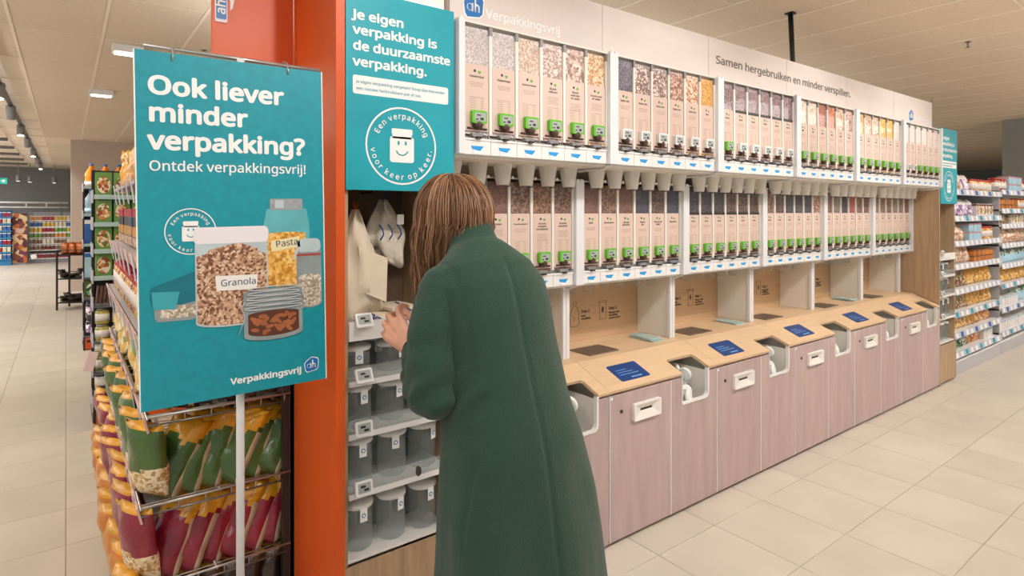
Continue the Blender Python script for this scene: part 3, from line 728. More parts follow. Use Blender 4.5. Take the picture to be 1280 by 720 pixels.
t = cloth_bag('cotton_bag', 'plain natural cotton bag hanging at the left of the bag niche', (.885, 2.17, 1.66), .17, .40, .09, m_cloth, 1.2, 12)
MB().tube([(0, 0, -.01), (-.012, 0, .03), (.012, 0, .03), (0, 0, -.01)], .004, m_orange2, 6).build('hanging_loop', t)
fl = MB(); fl.add([(-.02, -.05, -.14), (.11, -.055, -.19), (.10, -.06, -.36), (-.01, -.055, -.31), (-.018, -.04, -.14), (.112, -.045, -.19), (.102, -.05, -.36), (-.01, -.045, -.31)], [(0, 3, 2, 1), (4, 5, 6, 7), (0, 1, 5, 4), (1, 2, 6, 5), (2, 3, 7, 6), (3, 0, 4, 7)], m_cloth); fl.build('folded_flap', t)
t = cloth_bag('drawstring_bag', 'off-white muslin drawstring bag with blue cords hanging in the niche', (1.03, 2.24, 1.70), .17, .25, .10, m_net, 4.4, 5, True)
for k in range(3):
    x = -.05+.04*k; MB().tube([(x, -.058, -.10), (x+.012, -.066, -.12), (x+.016, -.066, -.14), (x+.004, -.062, -.16)], .0028, m_string, 6).build('cord', t)
MB().box(.028, .058, -.066, -.064, -.10, -.06, m_print).build('price_tag', t)
MB().tube([(0, 0, -.01), (.01, 0, .03), (.02, 0, .0)], .003, m_string, 6).build('hanging_loop', t)
for k, (x, z, a) in enumerate([(.93, 1.2415, 8), (1.05, 1.2415, -6), (1.06, 1.262, 4)]):
    t = thing('folded_bag', f'folded cotton bag tied with blue cord on niche shelf, {("left one", "lower right one", "upper right one")[k]}', 'bag', (x, 2.16, z), R(a), 'folded bags in the niche')
    MB().rbox(-.06, .06, -.06, .1, 0, .018, m_cloth, .006).build('folded_cloth', t)
    MB().tube([(-.02, -.064, .0), (-.01, -.066, .02), (.0, -.02, .0205), (.02, .05, .0205), (.03, .104, .01)], .003, m_string, 6).tube([(.02, -.066, .002), (.0, -.068, .012), (-.03, -.07, .004), (-.045, -.068, .014)], .003, m_string, 6).build('cord', t)
hk = MB().tube([(0, 0, 0), (0, -.12, 0), (0, -.14, .02)], .004, m_black, 6)
for x, y, z in ((.885, 2.32, 1.692), (1.03, 2.39, 1.732)):
    o = hk.build('wall_hook', None, (x, y+.08, z)); tag(o, f'black wall hook holding the {"cotton" if x < .9 else "muslin"} bag in the niche', 'hook')

# ------------------------------------------------------------------ orange column and fascia
oc = thing('orange_column', 'tall bright orange end column beside the teal sign', 'column', (.77, 2.04, 0))
MB().box(-.012, .018, .01, .44, 0, 2.95, m_orange).build('column_panel', oc)
MB().box(-.014, .018, -.012, .0085, 0, 2.95, m_orange).build('edge_strip', oc)
MB().box(-.014, -.004, .4415, .47, 0, 2.95, m_orange).build('corner_strip', oc)
of = thing('orange_fascia', 'orange fascia box above the snack shelves beside the column', 'fascia', (.45, 2.51, 2.26))
MB().box(0, .305, 0, .03, 0, .69, m_orange).build('fascia_box', of)
lg = MB(); lg.prism(rrect(.008, .125, .052, .40, .006), 'y', -.004, 0, m_print); lg.prism(rrect(.012, .137, .048, .39, .004), 'y', -.005, -.004, m_navy); o = lg.build('logo_plate', of)
text('ah', .06, m_print, of, .044, -.0056, .155, .02, rot=(R(90), R(-90), 0))
MB().prism([(.062, .175), (.070, .185), (.082, .24), (.082, .4), (.062, .4)], 'y', -.004, 0, m_print).build('white_emblem', of)

# ------------------------------------------------------------------ hanging poster sign on its stand
ps = thing('poster_stand', 'slim chrome floor stand holding the large teal poster', 'stand', (.438, 2.0, 0))
MB().tube([(0, 0, .012), (0, 0, 2.13)], .0125, m_post, 12).build('pole', ps)
MB().box(-.20, .20, -.15, .15, 0, .01, m_grey).build('base_plate', ps, bev=.004)
MB().tube([(-.26, 0, 2.13), (.25, 0, 2.13)], .006, m_wire, 8).build('cross_bar', ps)
po = thing('teal_poster', 'large teal poster with storage jars asking about less packaging', 'poster', (.168, 1.95, 1.0875), rot=(0, R(-.9), 0))
PX, PZ = .168, 1.0875
def U(x): return x-PX-.010
def V(z): return z-PZ
MB().box(0, .524, 0, .006, 0, 1.018, m_teal2).build('poster_board', po)
MB().box(-.003, 0, -.001, .007, 0, 1.018, m_print).box(.524, .527, -.001, .007, 0, 1.018, m_print).build('white_edge', po)
for s, x, z, sz, w in (('Ook liever', .207, 1.983, .086, .373), ('minder', .207, 1.905, .086, .262), ('verpakking?', .207, 1.826, .086, .442)): text(s, sz, m_print, po, U(x), -.0006, V(z)+.003, .034, w=w)
text('Ontdek verpakkingsvrij!', .049, m_print, po, U(.207), -.0006, V(1.767), .010, w=.437)
smile_badge(po, U(.310), -.0004, V(1.591), .068, m_teal2)
for x in (.271, .595):
    h = MB().tube([(U(x), -.004, V(2.085)), (U(x), -.004, V(2.10)), (U(x)+.004, .02, V(2.125)), (U(x), .05, V(2.135)), (U(x), .055, V(2.12))], .0025, m_wire, 6); h.build('hanging_hook', po)
# flat printed picture on the poster: containers as printed shapes
def PM(n, c, **k): return M('print_'+n, c, .45, **k)
pm_gran = MG('print_granola', ['#b98f72', '#8f6248', '#d2ae90', '#6f4734', '#c59c7c', '#e0c4a8'], 150, .5, 0, 0)
pm_pasta = MG('print_pasta', ['#d89a3a', '#e6b254', '#bf7f28', '#efc676'], 100, .5, 0, 0)
pm_oats = MG('print_oats', ['#cfc3b2', '#b3a48f', '#e2d8ca', '#9c8c76'], 150, .5, 0, 0)
pm_glass = PM('jar_glass', '#5fb0b8', var=.12, vs=14); pm_glass2 = PM('jar_highlight', '#a9d4d8'); pm_metal = PM('metal_lid', '#9aa0a4', var=.3, vs=60, stretch=(6, 1, 1))
pm_tealbox = PM('teal_box', '#0b6f80', var=.12, vs=10); pm_tealb2 = PM('teal_clip', '#3aa5b0'); pm_gray = PM('grey_glass', '#8f9a9c', var=.15, vs=12)
pm_red = PM('red_seal', '#a8443c'); pm_label = PM('paper_label', '#f0ede8'); pm_labely = PM('cream_label', '#eadfae'); pm_wire = PM('wire', '#c4c8ca'); pm_lidw = PM('white_lid', '#e9e6ea'); pm_gl = PM('pale_glass', '#b8c8cc', var=.1, vs=9)
m_nut = PM('almond', '#a8633c', var=.15, vs=60); pm_nutbg = PM('nut_shadow', '#5f3626'); pm_ink = PM('handwriting', '#2a3566')
def flat(name, pts, k, mat, parent=po): return MB().prism([(U(a), V(c)) for a, c in pts], 'y', -.0004-.0003*k, -.0001-.0003*k, mat).build(name, parent)
def jarshape(x0, x1, z0, z1, r, neck=0, zs=None):
    """outline with rounded base (elliptic) and optional shoulders"""
    cx = (x0+x1)/2; w = (x1-x0)/2
    base = [(cx+w*math.cos(a), z0+r*.5+r*.5*math.sin(a)) for a in [PI+PI*i/12 for i in range(13)]]
    if neck: return base+[(x1, zs), (cx+w*.92, zs+(z1-zs)*.55), (cx+w*(1-neck)*1.05, z1-.004), (cx+w*(1-neck), z1), (cx-w*(1-neck), z1), (cx-w*(1-neck)*1.05, z1-.004), (cx-w*.92, zs+(z1-zs)*.55), (x0, zs)]
    return base+[(cx+w*math.cos(a), z1-r*.3+r*.3*math.sin(a)) for a in [PI*i/12 for i in range(13)]]
# pasta jar
flat('printed_pasta_jar', jarshape(.513, .655, 1.40, 1.655, .02, .16, 1.605), 1, pm_glass)
flat('printed_pasta', jarshape(.522, .642, 1.405, 1.58, .02), 2, pm_pasta)
flat('printed_metal_lid', rrect(.533, 1.650, .634, 1.686, .004), 3, pm_metal); flat('printed_lid_shine', rrect(.548, 1.656, .575, 1.682, .003), 4, pm_gl)
flat('printed_label', [(.535, 1.519), (.625, 1.531), (.622, 1.565), (.533, 1.553)], 4, pm_labely)
text('Pasta', .035, pm_ink, po, U(.548), -.0020, V(1.532), 0, rot=(R(90), R(-6), 0))
# rice jar at the right with clip
flat('printed_clip_jar', jarshape(.612, .692, 1.33, 1.545, .03), 3, pm_gray); flat('printed_oats', jarshape(.618, .692, 1.335, 1.44, .03), 4, pm_oats)
flat('printed_glass_lid', rrect(.616, 1.512, .690, 1.556, .015), 4, pm_gl); flat('printed_red_seal', rrect(.612, 1.500, .692, 1.507, .003), 5, pm_red)
flat('printed_wire_clip', [(.600, 1.49), (.612, 1.53), (.622, 1.528), (.607, 1.49)], 5, pm_wire)
# teal lunch box
flat('printed_box_base', [(.222, 1.335), (.31, 1.333), (.335, 1.345), (.335, 1.395), (.213, 1.395), (.215, 1.345)], 3, pm_gray)
flat('printed_box_food', rrect(.228, 1.343, .33, 1.378, .01), 4, pm_oats)
flat('printed_box_lid', [(.204, 1.40), (.210, 1.385), (.28, 1.380), (.335, 1.39), (.335, 1.475), (.315, 1.472), (.207, 1.435)], 5, pm_tealbox)
flat('printed_box_clip', [(.212, 1.372), (.268, 1.368), (.278, 1.418), (.208, 1.422)], 6, pm_tealb2)
# granola canister
flat('printed_canister', jarshape(.319, .523, 1.30, 1.565, .035), 7, pm_gl); flat('printed_granola', [p for p in jarshape(.323, .519, 1.305, 1.525, .035)], 8, pm_gran)
flat('printed_granola_top', [(.325, 1.5), (.36, 1.535), (.40, 1.545), (.44, 1.552), (.49, 1.535), (.518, 1.50)], 8.5, pm_gran)
flat('printed_white_lid', rrect(.316, 1.552, .526, 1.602, .014), 9, pm_lidw)
flat('printed_label', [(.375, 1.411), (.489, 1.406), (.492, 1.452), (.372, 1.455)], 10, pm_label)
text('Granola', .034, pm_ink, po, U(.386), -.0038, V(1.423), 0)
# almond jar in front
flat('printed_nut_jar', jarshape(.450, .628, 1.243, 1.405, .035), 11, pm_gray)
flat('printed_nut_shadow', jarshape(.462, .616, 1.255, 1.335, .03), 12, pm_nutbg)
nb = MB(); random.seed(3)
for k in range(34):
    x = .478+.122*random.random(); z = 1.268+.052*random.random(); a = random.uniform(-.9, .9)
    nb.prism([(U(x+.013*math.cos(q)*math.cos(a)-.006*math.sin(q)*math.sin(a)), V(z+.013*math.cos(q)*math.sin(a)+.006*math.sin(q)*math.cos(a))) for q in [2*PI*i/10 for i in range(10)]], 'y', -.0044-.00005*k, -.004, m_nut)
nb.build('printed_almonds', po)['kind'] = 'stuff'
for k in range(5):
    z = 1.345+.015*k; w = .088-.003*k; MB().tube([(U(.539+w*math.cos(a)), -.0062, V(z+.006*math.sin(a))) for a in [2*PI*i/24 for i in range(25)]], .0016, pm_wire, 4, up=(0, 1, 0)).build('printed_lid_ring', po)
MB().tube([(U(.452), -.0064, V(1.37)), (U(.444), -.0064, V(1.35)), (U(.452), -.0064, V(1.32)), (U(.434), -.0064, V(1.27))], .0016, pm_wire, 4).tube([(U(.626), -.0064, V(1.33)), (U(.642), -.0064, V(1.35)), (U(.64), -.0064, V(1.385)), (U(.622), -.0064, V(1.385))], .0018, pm_wire, 4).build('printed_wire_clip', po)
text('Verpakkingsvrij', .031, m_print, po, U(.41), -.0006, V(1.122), .03, w=.213)
logo(po, U(.655), -.0006, V(1.142), .044)

# ------------------------------------------------------------------ products
random.seed(11)
def bagmesh(name, w, h, d, cols, split=(.78, .95), stripe=None, n=7, m=16, seed=0):
    """pillow bag: base z=0, front faces -y; cols = face, header, seal materials"""
    b = MB(); face, header, seal = cols
    def shape(u, v):  # -1..1, 0..1
        e = max(0, 1-abs(u)**2.5)*max(0, 1-abs(2*v-1)**4)**.6
        return d/2*e
    grid = {}
    for sgn in (-1, 1):
        for j in range(m+1):
            for i in range(n+1):
                u = 2*i/n-1; v = j/m
                if sgn == 1 and (i in (0, n) or j in (0, m)): grid[(1, i, j)] = grid[(-1, i, j)]; continue
                wob = noise.noise((u*2+seed, v*4, sgn+seed))*.012
                x = u*w/2*(1-.06*math.sin(PI*v))+wob*.4; y = sgn*shape(u, v)+(wob if 0 < i < n and 0 < j < m else wob*.5*(j == m))
                z = h*v+(.006*math.sin(7*u+seed) if j == m else 0)
                b.v.append((x, y, z)); grid[(sgn, i, j)] = len(b.v)-1
    for sgn in (-1, 1):
        for j in range(m):
            for i in range(n):
                q = [grid[(sgn, i, j)], grid[(sgn, i+1, j)], grid[(sgn, i+1, j+1)], grid[(sgn, i, j+1)]]
                if sgn == 1: q = q[::-1]
                v = (j+.5)/m; mt = seal if v > split[1] else header if v > split[0]+.05*math.sin(i*.9+seed) else face
                if stripe and v < split[0] and i >= n-1: mt = stripe
                b.f.append(q); b.m.append(b.mi(mt)); b.sm.append(True)
    return b.mesh(name)
def jarmesh(name, r, h, body, lid, label=None, glass_=True):
    b = MB(); b.lathe([(r*.9, 0), (r, .006), (r, h*.78), (r*.8, h*.86)], body, 12)
    b.lathe([(r*.84, h*.86), (r*.86, h*.88), (r*.86, h*.99), (r*.8, h)], lid, 12)
    if label: b.lathe([(r*1.01, h*.2), (r*1.01, h*.65)], label, 12)
    return b.mesh(name)
def boxmesh(name, w, h, d, mat, pic=None, band=None):
    b = MB(); b.box(-w/2, w/2, -d/2, d/2, 0, h, mat)
    if pic: b.prism([(a*w*.42, h*.48+c*h*.36) for a, c in circ(0, 0, 1, 14)], 'y', -d/2-.0008, -d/2, pic)
    if band: b.box(-w/2-.0005, w/2+.0005, -d/2-.001, d/2, h*.82, h*.97, band)
    return b.mesh(name)
def prod(me, name, label, cat, loc, rot, group): return tag(put(me, name, None, loc, rot), label, cat, group)
c_green = M('green_pack', '#47672c', .3, var=.22, vs=9, coat=.4, bump=.9, bs=14); c_dgreen = M('dark_green_pack', '#2c4a22', .3, var=.2, vs=10, coat=.4)
c_red = M('crimson_pack', '#8a1a30', .3, var=.22, vs=9, coat=.4, bump=.9, bs=14); c_yel = M('yellow_pack', '#dd9e20', .3, var=.22, vs=16, coat=.4, bump=.9, bs=18)
c_cream = MG('noodle_picture', ['#e9d3a6', '#d6b67c', '#f3e6c8', '#b98f52', '#f0dfba'], 85, .35, .5, .2); c_brown = M('brown_foil', '#5d4128', .3, var=.3, vs=20, coat=.5)
c_stripe = M('cream_side_seam', '#c8bb9a', .4, var=.2, vs=16, bump=.6, bs=16); c_foil = M('dark_foil', '#3c2c20', .28, .3, var=.3, vs=25, coat=.4)
c_gold = MG('gold_pasta_bag', ['#e5b23c', '#f0cc68', '#c98d22', '#f7e3a6', '#7fa03a'], 26, .3, .5, .2); c_white = M('white_pack', '#e6e2df', .4, var=.05, vs=12)
c_purp = MG('purple_white_pack', ['#8c5a9c', '#ece4ec', '#b890c0', '#f4eef2', '#6a3c80'], 30, .35, .4, .1); c_orng = M('orange_pack', '#c97b2a', .35, var=.2, vs=14, coat=.3)
c_dough = MG('pastry_pack', ['#e2bfa2', '#c99b78', '#f0dac6', '#b08060'], 40, .35, .4, .2); c_amber = MG('amber_pack', ['#d89c3a', '#e8b75a', '#b9781f', '#f0d49a'], 36, .35, .4, .2)
c_nuts = MG('nut_mix_pack', ['#8a5a40', '#c99a70', '#5f3a2c', '#e0c09a', '#7a8a4a'], 45, .35, .4, .2); c_choc = M('brown_box', '#6f4632', .45, var=.2, vs=9)
c_redlid = M('red_cap', '#b01c24', .35); c_tom = M('tomato_sauce', '#a33a22', .25, var=.1, vs=20, coat=.5); c_label = M('white_jar_label', '#e5dfd6', .5); c_berry = M('dark_jam', '#2c1a28', .2, coat=.6); c_olive = M('olive_brine', '#77803a', .25, var=.2, vs=40, coat=.6); c_ygreen = M('yellow_green_pickle', '#b3a84a', .25, var=.15, vs=40, coat=.6)
c_pink = M('pink_pack', '#d78a94', .4, var=.1, vs=9); c_salad = MG('green_salad_pack', ['#2f6b4a', '#dfe8d8', '#6aa070', '#f2efe2', '#1f4a36'], 30, .35, .4, .1); c_carrot = MG('orange_cubes_pack', ['#e08a3c', '#eeb070', '#f0ddc4', '#c76a24'], 40, .35, .4, .1)
c_gbox = M('green_box', '#6c9a4c', .45, var=.06, vs=8); c_pizza = MG('dish_picture', ['#c8854a', '#e4c490', '#a34a2c', '#e9dcc2', '#6a7a34'], 50, .45, 0, 0); c_blk = M('black_pack', '#1d1a18', .4, coat=.3)
c_wbot = M('water_bottle_plastic', '#a8c4d4', .12, alpha=.55, coat=.5); c_ofnt = M('orange_drink', '#ee8a14', .15, coat=.6); c_bcap = M('blue_cap', '#1c78c8', .35); c_bluep = M('blue_pack', '#2a62b0', .4, var=.15, vs=9); c_pblue = M('pale_blue_pack', '#a9cfe0', .4, var=.12, vs=9)
c_copper = M('copper_foil_pack', '#c06a34', .28, .4, var=.35, vs=18, coat=.4)

# near snack gondola: aisle side faces -x, its end row faces the camera
gx, gy0, gy1 = .74, 2.50, 4.62
g = thing('snack_gondola', 'wire-shelf gondola of snack bags behind the large teal poster', 'shelving', (gx, gy0, 0))
MB().box(0, .012, -.0, gy1-gy0, .02, 2.25, m_choc if False else m_dark).build('rear_panel', g)
SH = [(1.80, .25), (1.47, .235), (1.19, .22), (.905, .235), (.583, .215), (.287, .19), (.05, .17)]
for k, (z, xf) in enumerate(SH):
    a = xf-gx; w = MB()
    if k >= 3 and k < 6:
        for y in (0, gy1-gy0): w.tube([(a, y, z), (-.0, y, z)], .005, m_wire, 6)
        for x in (a, a/2, -.01): w.tube([(x, 0, z-.006), (x, gy1-gy0, z-.006)], .005, m_wire, 6)
        for i in range(12): w.tube([(a, .03+.175*i, z-.002), (-.01, .03+.175*i, z-.002)], .0025, m_wire, 4)
        for i in range(6): w.tube([(a+.09*i+.03, 0, z-.03), (a+.09*i+.03, 0, z)], .003, m_wire, 4)
        for q in range(3): w.tube([(a, .0, z-.03), (-.01, .0, z-.03)], .004, m_wire, 4)
        w.build('wire_shelf', g)
    else:
        w.box(a, 0, 0, gy1-gy0, z-.02, z-.004, m_shelf); w.build('shelf', g)
    if 0 < k < 6:
        X = Matrix.Translation((a-.004, 0, z-.028)) @ Matrix.Rotation(R(-14), 4, 'Y')
        MB().box(-.004, .004, .0, gy1-gy0, -.03, .03, m_paper, X).build('price_rail', g)
    for i in range(7 if k < 6 else 0):
        y = .10+.29*i+.03*(k % 2); X = Matrix.Translation((a-.012, y, z-.035)) @ Matrix.Rotation(R(-8), 4, 'Y')
        MB().box(-.0015, .0015, -.022, .030, -.075 if k < 4 else -.05, .045, m_paperw, X).build('price_flag', g)
MB().box(.16-gx, .02, .0, gy1-gy0, 0, .03, m_dark).build('base', g)
for y in (.0, 1.05, 2.1): MB().box(-.03, .02, y, y+.03, 0, 2.25, m_dark).build('upright', g)
bm = {}
bm['g'] = [bagmesh('snack_bag', .155, .30, .075, (c_green, c_yel, c_yel), (.70, .95), c_stripe, n=9, seed=s) for s in range(3)]
bm['r'] = [bagmesh('snack_bag', .155, .30, .075, (c_red, c_yel, c_yel), (.70, .95), c_stripe, n=9, seed=s+5) for s in range(3)]
bm['gn'] = [bagmesh('snack_bag', .19, .29, .09, (c_cream, c_green, c_yel), (.42, .93), seed=s+9) for s in range(3)]
bm['rn'] = [bagmesh('snack_bag', .19, .29, .09, (c_cream, c_red, c_yel), (.42, .93), seed=s+13) for s in range(3)]
bm['gold'] = [bagmesh('pasta_bag', .19, .26, .09, (c_gold, c_gold, c_yel), seed=s+17) for s in range(3)]
bm['foil'] = [bagmesh('snack_bag', .16, .22, .07, (c_foil, c_brown, c_yel), seed=s+21) for s in range(2)]
bm['yel'] = [bagmesh('snack_bag', .19, .29, .10, (c_yel, c_orng, c_yel), (.7, .93), seed=s+27) for s in range(2)]
bm['stick'] = [bagmesh('breadstick_bag', .10, .24, .05, (c_yel, c_amber, c_yel), (.6, .95), seed=s+31) for s in range(2)]
for row, (z, key, colr) in enumerate([(.583, 'g', 'green'), (.287, 'r', 'crimson')]):
    for i in range(7):
        x = .285+.074*i
        prod(bm[key][i % 3], 'snack_bag', f'{colr} and yellow snack bag leaning on wire shelf end, {ORD[i]} from the left', 'snack bag', (x-.02, 2.565+random.uniform(-.01, .015), z+.006),
             (R(-26+random.uniform(-4, 4)), R(15+random.uniform(-4, 5)), R(-30+random.uniform(-8, 6))), f'{colr} snack bags on the shelf end')
for i in range(6):
    prod(bm['foil'][i % 2], 'snack_bag', f'dark foil bag on the topmost wire shelf end, {ORD[i]} from the left', 'snack bag', (.31+.08*i, 2.57, .912), (R(-22), 0, R(-42)), 'dark foil bags on the shelf end')
    prod(bm['foil'][i % 2], 'snack_bag', f'dark foil bag on the bottom shelf end, {ORD[i]} from the left', 'snack bag', (.31+.08*i, 2.57, .05), (R(-20), 0, R(-42)), 'dark foil bags at the bottom')
side_rows = [(0, 'stick', 'yellow breadstick bag', 20, .102), (3, 'gold', 'golden pasta bag', 10, .20), (4, 'gn', 'green noodle snack bag', 10, .20), (5, 'rn', 'crimson noodle snack bag', 10, .20), (6, 'yel', 'yellow snack bag', 10, .20)]
for k, key, nm, n, st in side_rows:
    z, xf = SH[k]
    for i in range(n):
        bx = xf+(.04 if key != 'stick' else .06); lean = -8 if k < 4 else 10
        prod(bm[key][i % len(bm[key])], 'breadstick_bag' if key == 'stick' else 'snack_bag', f'{nm}, number {i+1} from near end, {("top", "", "", "fourth", "fifth", "sixth", "bottom")[k]} aisle shelf' if False else f'{nm} on aisle side of snack gondola, {ORD[i]} from the poster', 'snack bag',
             (bx, 2.60+st*i, z+.008), (R(lean+random.uniform(-4, 4)), R(random.uniform(-5, 5)), R(-66+random.uniform(-12, 12))), nm+'s facing the aisle')
me_bp = boxmesh('dry_pasta_pack', .085, .19, .06, c_blk, None, c_redlid)
b = MB(); b.box(-.0425, .0425, -.03, .03, 0, .19, c_blk); b.box(-.0435, .0435, -.031, .031, .05, .10, c_yel); b.box(-.044, .044, -.0315, .0315, .15, .192, c_redlid); b.box(-.0432, .0432, -.0312, .0312, .0, .045, c_dough); me_bp = b.mesh('dry_pasta_pack')
me_sj = jarmesh('sauce_jar', .038, .15, c_amber, c_redlid, c_label); me_sj2 = jarmesh('sauce_jar', .038, .15, c_tom, c_redlid, c_label)
for i in range(20):
    w = ORD[i % 10]; part = 'near' if i < 10 else 'far'
    prod(me_bp, 'grain_pack', f'black and yellow pack with red top, {w} in {part} half of aisle shelf', 'pack', (.30, 2.56+.1*i, 1.475), (0, 0, R(-90+random.uniform(-5, 5))), 'black and yellow packs on the aisle shelf')
    prod((me_sj, me_sj2)[i % 4 == 3], 'sauce_jar', f'glass jar with red cap, {w} in {part} half of aisle shelf', 'jar', (.275, 2.55+.1*i, 1.195), (0, 0, random.random()*6), 'red-capped jars on the aisle shelf')
    if i < 12: prod(me_sj2, 'spice_jar', f'dark red jar beside the breadsticks on the top aisle shelf, {ORD[i]} from the poster', 'jar', (.40, 2.58+.1*i, 1.80), (0, 0, 0), 'jars on the top aisle shelf')
# second gondola: green boxes, packets and jars face the camera
def plain_gondola(name, label, x0, x1, y0, y1, zs, h, foot):
    t = thing(name, label, 'shelving', (x0, y0, 0)); w = x1-x0; d = y1-y0
    MB().box(.0, w, 0, d, .012, .15, m_orange).box(-.004, .012, -.006, d, 0, .155, m_black).box(.03, w, -.004, 0, .09, .12, m_black).build('base', t)
    for z in zs:
        MB().box(0, w, 0, d, z-.016, z, m_dark).build('shelf', t); MB().box(0, w, -.006, 0, z-.022, z+.012, m_greeng if z > 1 else m_clear).build('front_lip', t)
        MB().box(-.01, -.002, .05, .16, z-.05, z+.05, m_paperw).box(-.01, -.002, .30, .42, z-.05, z+.05, m_paperw).build('price_flag', t)
    MB().box(.0, w, d-.02, d, 0, h, m_dark).build('rear_panel', t)
    for x in (.0, w-.02): MB().box(x, x+.02, d-.06, d-.02, 0, h, m_dark).build('upright', t)
    return t
plain_gondola('food_gondola', 'gondola end with green boxes and jars on an orange base', .17, .80, 5.5, 6.1, (.165, .43, .66, .94, 1.15, 1.355, 1.56, 1.77), 2.0, 0)
me_gb = boxmesh('meal_box', .105, .185, .05, c_gbox, c_pizza)
for r_, z in enumerate((1.77, 1.56, 1.355, 1.15)):
    for i in range(5): prod(me_gb, 'meal_box', f'green meal box with dish picture, {ORD[i]} from left on {ORD[r_]} shelf down', 'box', (.175+.0575+.118*i, 5.56, z+.001), (0, 0, R(random.uniform(-3, 3))), 'green meal boxes on the gondola end')
me_sp = boxmesh('soup_packet', .012, .14, .09, c_choc)
for i in range(18): prod(me_sp, 'soup_packet', f'thin brown packet standing on edge below the green boxes, {ORD[i]} from the left', 'packet', (.185+.024*i, 5.56, .942), (0, R(6), 0), 'brown packets below the green boxes')
me_pj = [jarmesh('pickle_jar', .048, .12, c_ygreen, m_steel, c_label), jarmesh('pickle_jar', .05, .125, c_olive, m_steel, c_label), jarmesh('pickle_jar', .05, .15, c_berry, m_steel, c_label)]
for z, j, nm in ((.665, 0, 'yellow-green'), (.79, 0, 'yellow-green'), (.435, 1, 'olive-green'), (.56, 1, 'olive-green'), (.17, 2, 'dark purple'), (.29, 2, 'dark purple')):
    for i in range(4): prod(me_pj[j], 'pickle_jar', f'{nm} jar on the gondola end, {ORD[i]} from left in the {"upper" if z in (.79, .56, .29) else "lower"} layer', 'jar', (.225+.11*i, 5.56, z+.001), (0, 0, random.random()*6), nm+' jars on the gondola end')
pc = MB(); X = Matrix.Translation((.15, 5.44, .53)) @ Matrix.Rotation(R(-30), 4, 'X') @ Matrix.Rotation(R(15), 4, 'Y')
pc.box(-.03, .03, -.003, .003, -.075, .075, m_paper, X)
for i in range(3): pc.box(-.022+.02*i, -.018+.02*i, -.005, .003, -.075, .075, m_paperw, X)
o = pc.build('price_card'); tag(o, 'tilted pink price card with pale stripes beside the olive jars', 'price card')
# third gondola: bottles
plain_gondola('drinks_gondola', 'farther gondola end with drink bottles on an orange base', .17, .8, 8.7, 9.3, (.16, .62, .86, 1.26, 1.62, 1.95), 2.0, 0)
def bottle(name, r, h, body, cap, lab):
    b = MB(); b.lathe([(r*.9, 0), (r, .01), (r, h*.3), (r*.93, h*.36), (r, h*.42), (r*.96, h*.62), (r*.35, h*.86), (r*.33, h*.93)], body, 12); b.lathe([(r*.38, h*.93), (r*.38, h)], cap, 10); b.lathe([(r*1.02, h*.12), (r*1.02, h*.28)], lab, 12); return b.mesh(name)
me_of = bottle('orange_drink_bottle', .065, .30, c_ofnt, c_bcap, m_print); me_wb = bottle('water_bottle', .065, .33, c_wbot, c_bcap, c_pblue)
for i in range(4):
    prod(me_of, 'drink_bottle', f'orange drink bottle with blue cap, {ORD[i]} from left on top of drinks gondola', 'bottle', (.245+.14*i, 8.78, 1.951-.02), (0, 0, 0), 'orange bottles on the drinks gondola')
    prod(me_wb, 'water_bottle', f'clear water bottle with blue label, {ORD[i]} from left on drinks gondola', 'bottle', (.245+.14*i, 8.78, 1.621-.02), (0, 0, 0), 'water bottles on the drinks gondola')
me_p1 = boxmesh('drink_pack', .13, .30, .08, c_bluep, None, m_print); me_p2 = boxmesh('drink_pack', .13, .30, .08, c_pblue, None, c_bluep); me_p3 = boxmesh('drink_pack', .13, .2, .08, c_green, c_salad)
for z, me, nm in ((1.262, me_p1, 'blue'), (.862, me_p2, 'pale blue'), (.622, me_p3, 'green')):
    for i in range(4): prod(me, 'drink_pack', f'{nm} drink pack on drinks gondola, {ORD[i]} from the left', 'pack', (.245+.14*i, 8.77, z), (0, 0, 0), nm+' packs on the drinks gondola')
me_can = jarmesh('drink_jar', .06, .21, c_berry, c_blk, c_purp)
for z in (.162, .375):
    for i in range(4): prod(me_can, 'dark_bottle', f'stubby dark bottle with purple label, {ORD[i]} from left, {"lower" if z < .2 else "upper"} layer', 'bottle', (.25+.14*i, 8.78, z), (0, 0, 0), 'dark bottles at the bottom of the drinks gondola')
# wire rack with copper packs
wr = thing('basket_rack', 'black three-tier basket rack of snack packs by the cream pillar', 'rack', (-.12, 12.5, 0), R(-22))
for x in (0, .58):
    for y in (0, .45): MB().box(x-.012, x+.012, y-.012, y+.012, 0, 1.0, m_black).build('leg', wr)
for z in (.12, .52, .92):
    b = MB()
    for zz in (z, z+.09):
        for p, q in (((0, 0), (.58, 0)), ((.58, 0), (.58, .45)), ((.58, .45), (0, .45)), ((0, .45), (0, 0))): b.tube([(*p, zz), (*q, zz)], .006, m_black, 6)
    for i in range(9): b.tube([(.07*i, 0, z), (.07*i, .45, z)], .003, m_black, 4)
    b.box(0, .58, 0, .45, z-.004, z, m_black); b.build('basket', wr)
MB().box(-.02, .06, -.05, -.04, .93, 1.0, m_print, Matrix.Rotation(R(-20), 4, 'Y')).build('price_card', wr)
me_cp = bagmesh('snack_pack', .11, .2, .06, (c_copper, c_copper, c_yel), seed=40, n=5, m=5); me_dp = bagmesh('dark_pack', .12, .16, .05, (c_foil, c_blk, c_foil), seed=44, n=5, m=5)
Rw = Matrix.Rotation(R(-22), 4, 'Z')
for i in range(10):
    p = Rw @ Vector((.06+.11*(i % 5), .12+.2*(i//5), 0))
    prod(me_cp, 'snack_pack', f'copper foil pack, {ORD[i % 5]} from left in {"front" if i < 5 else "rear"} row of top basket', 'snack pack', (p.x-.12, p.y+12.5, .93), (R(-6), 0, R(-22+random.uniform(-12, 12))), 'copper packs in the top basket')
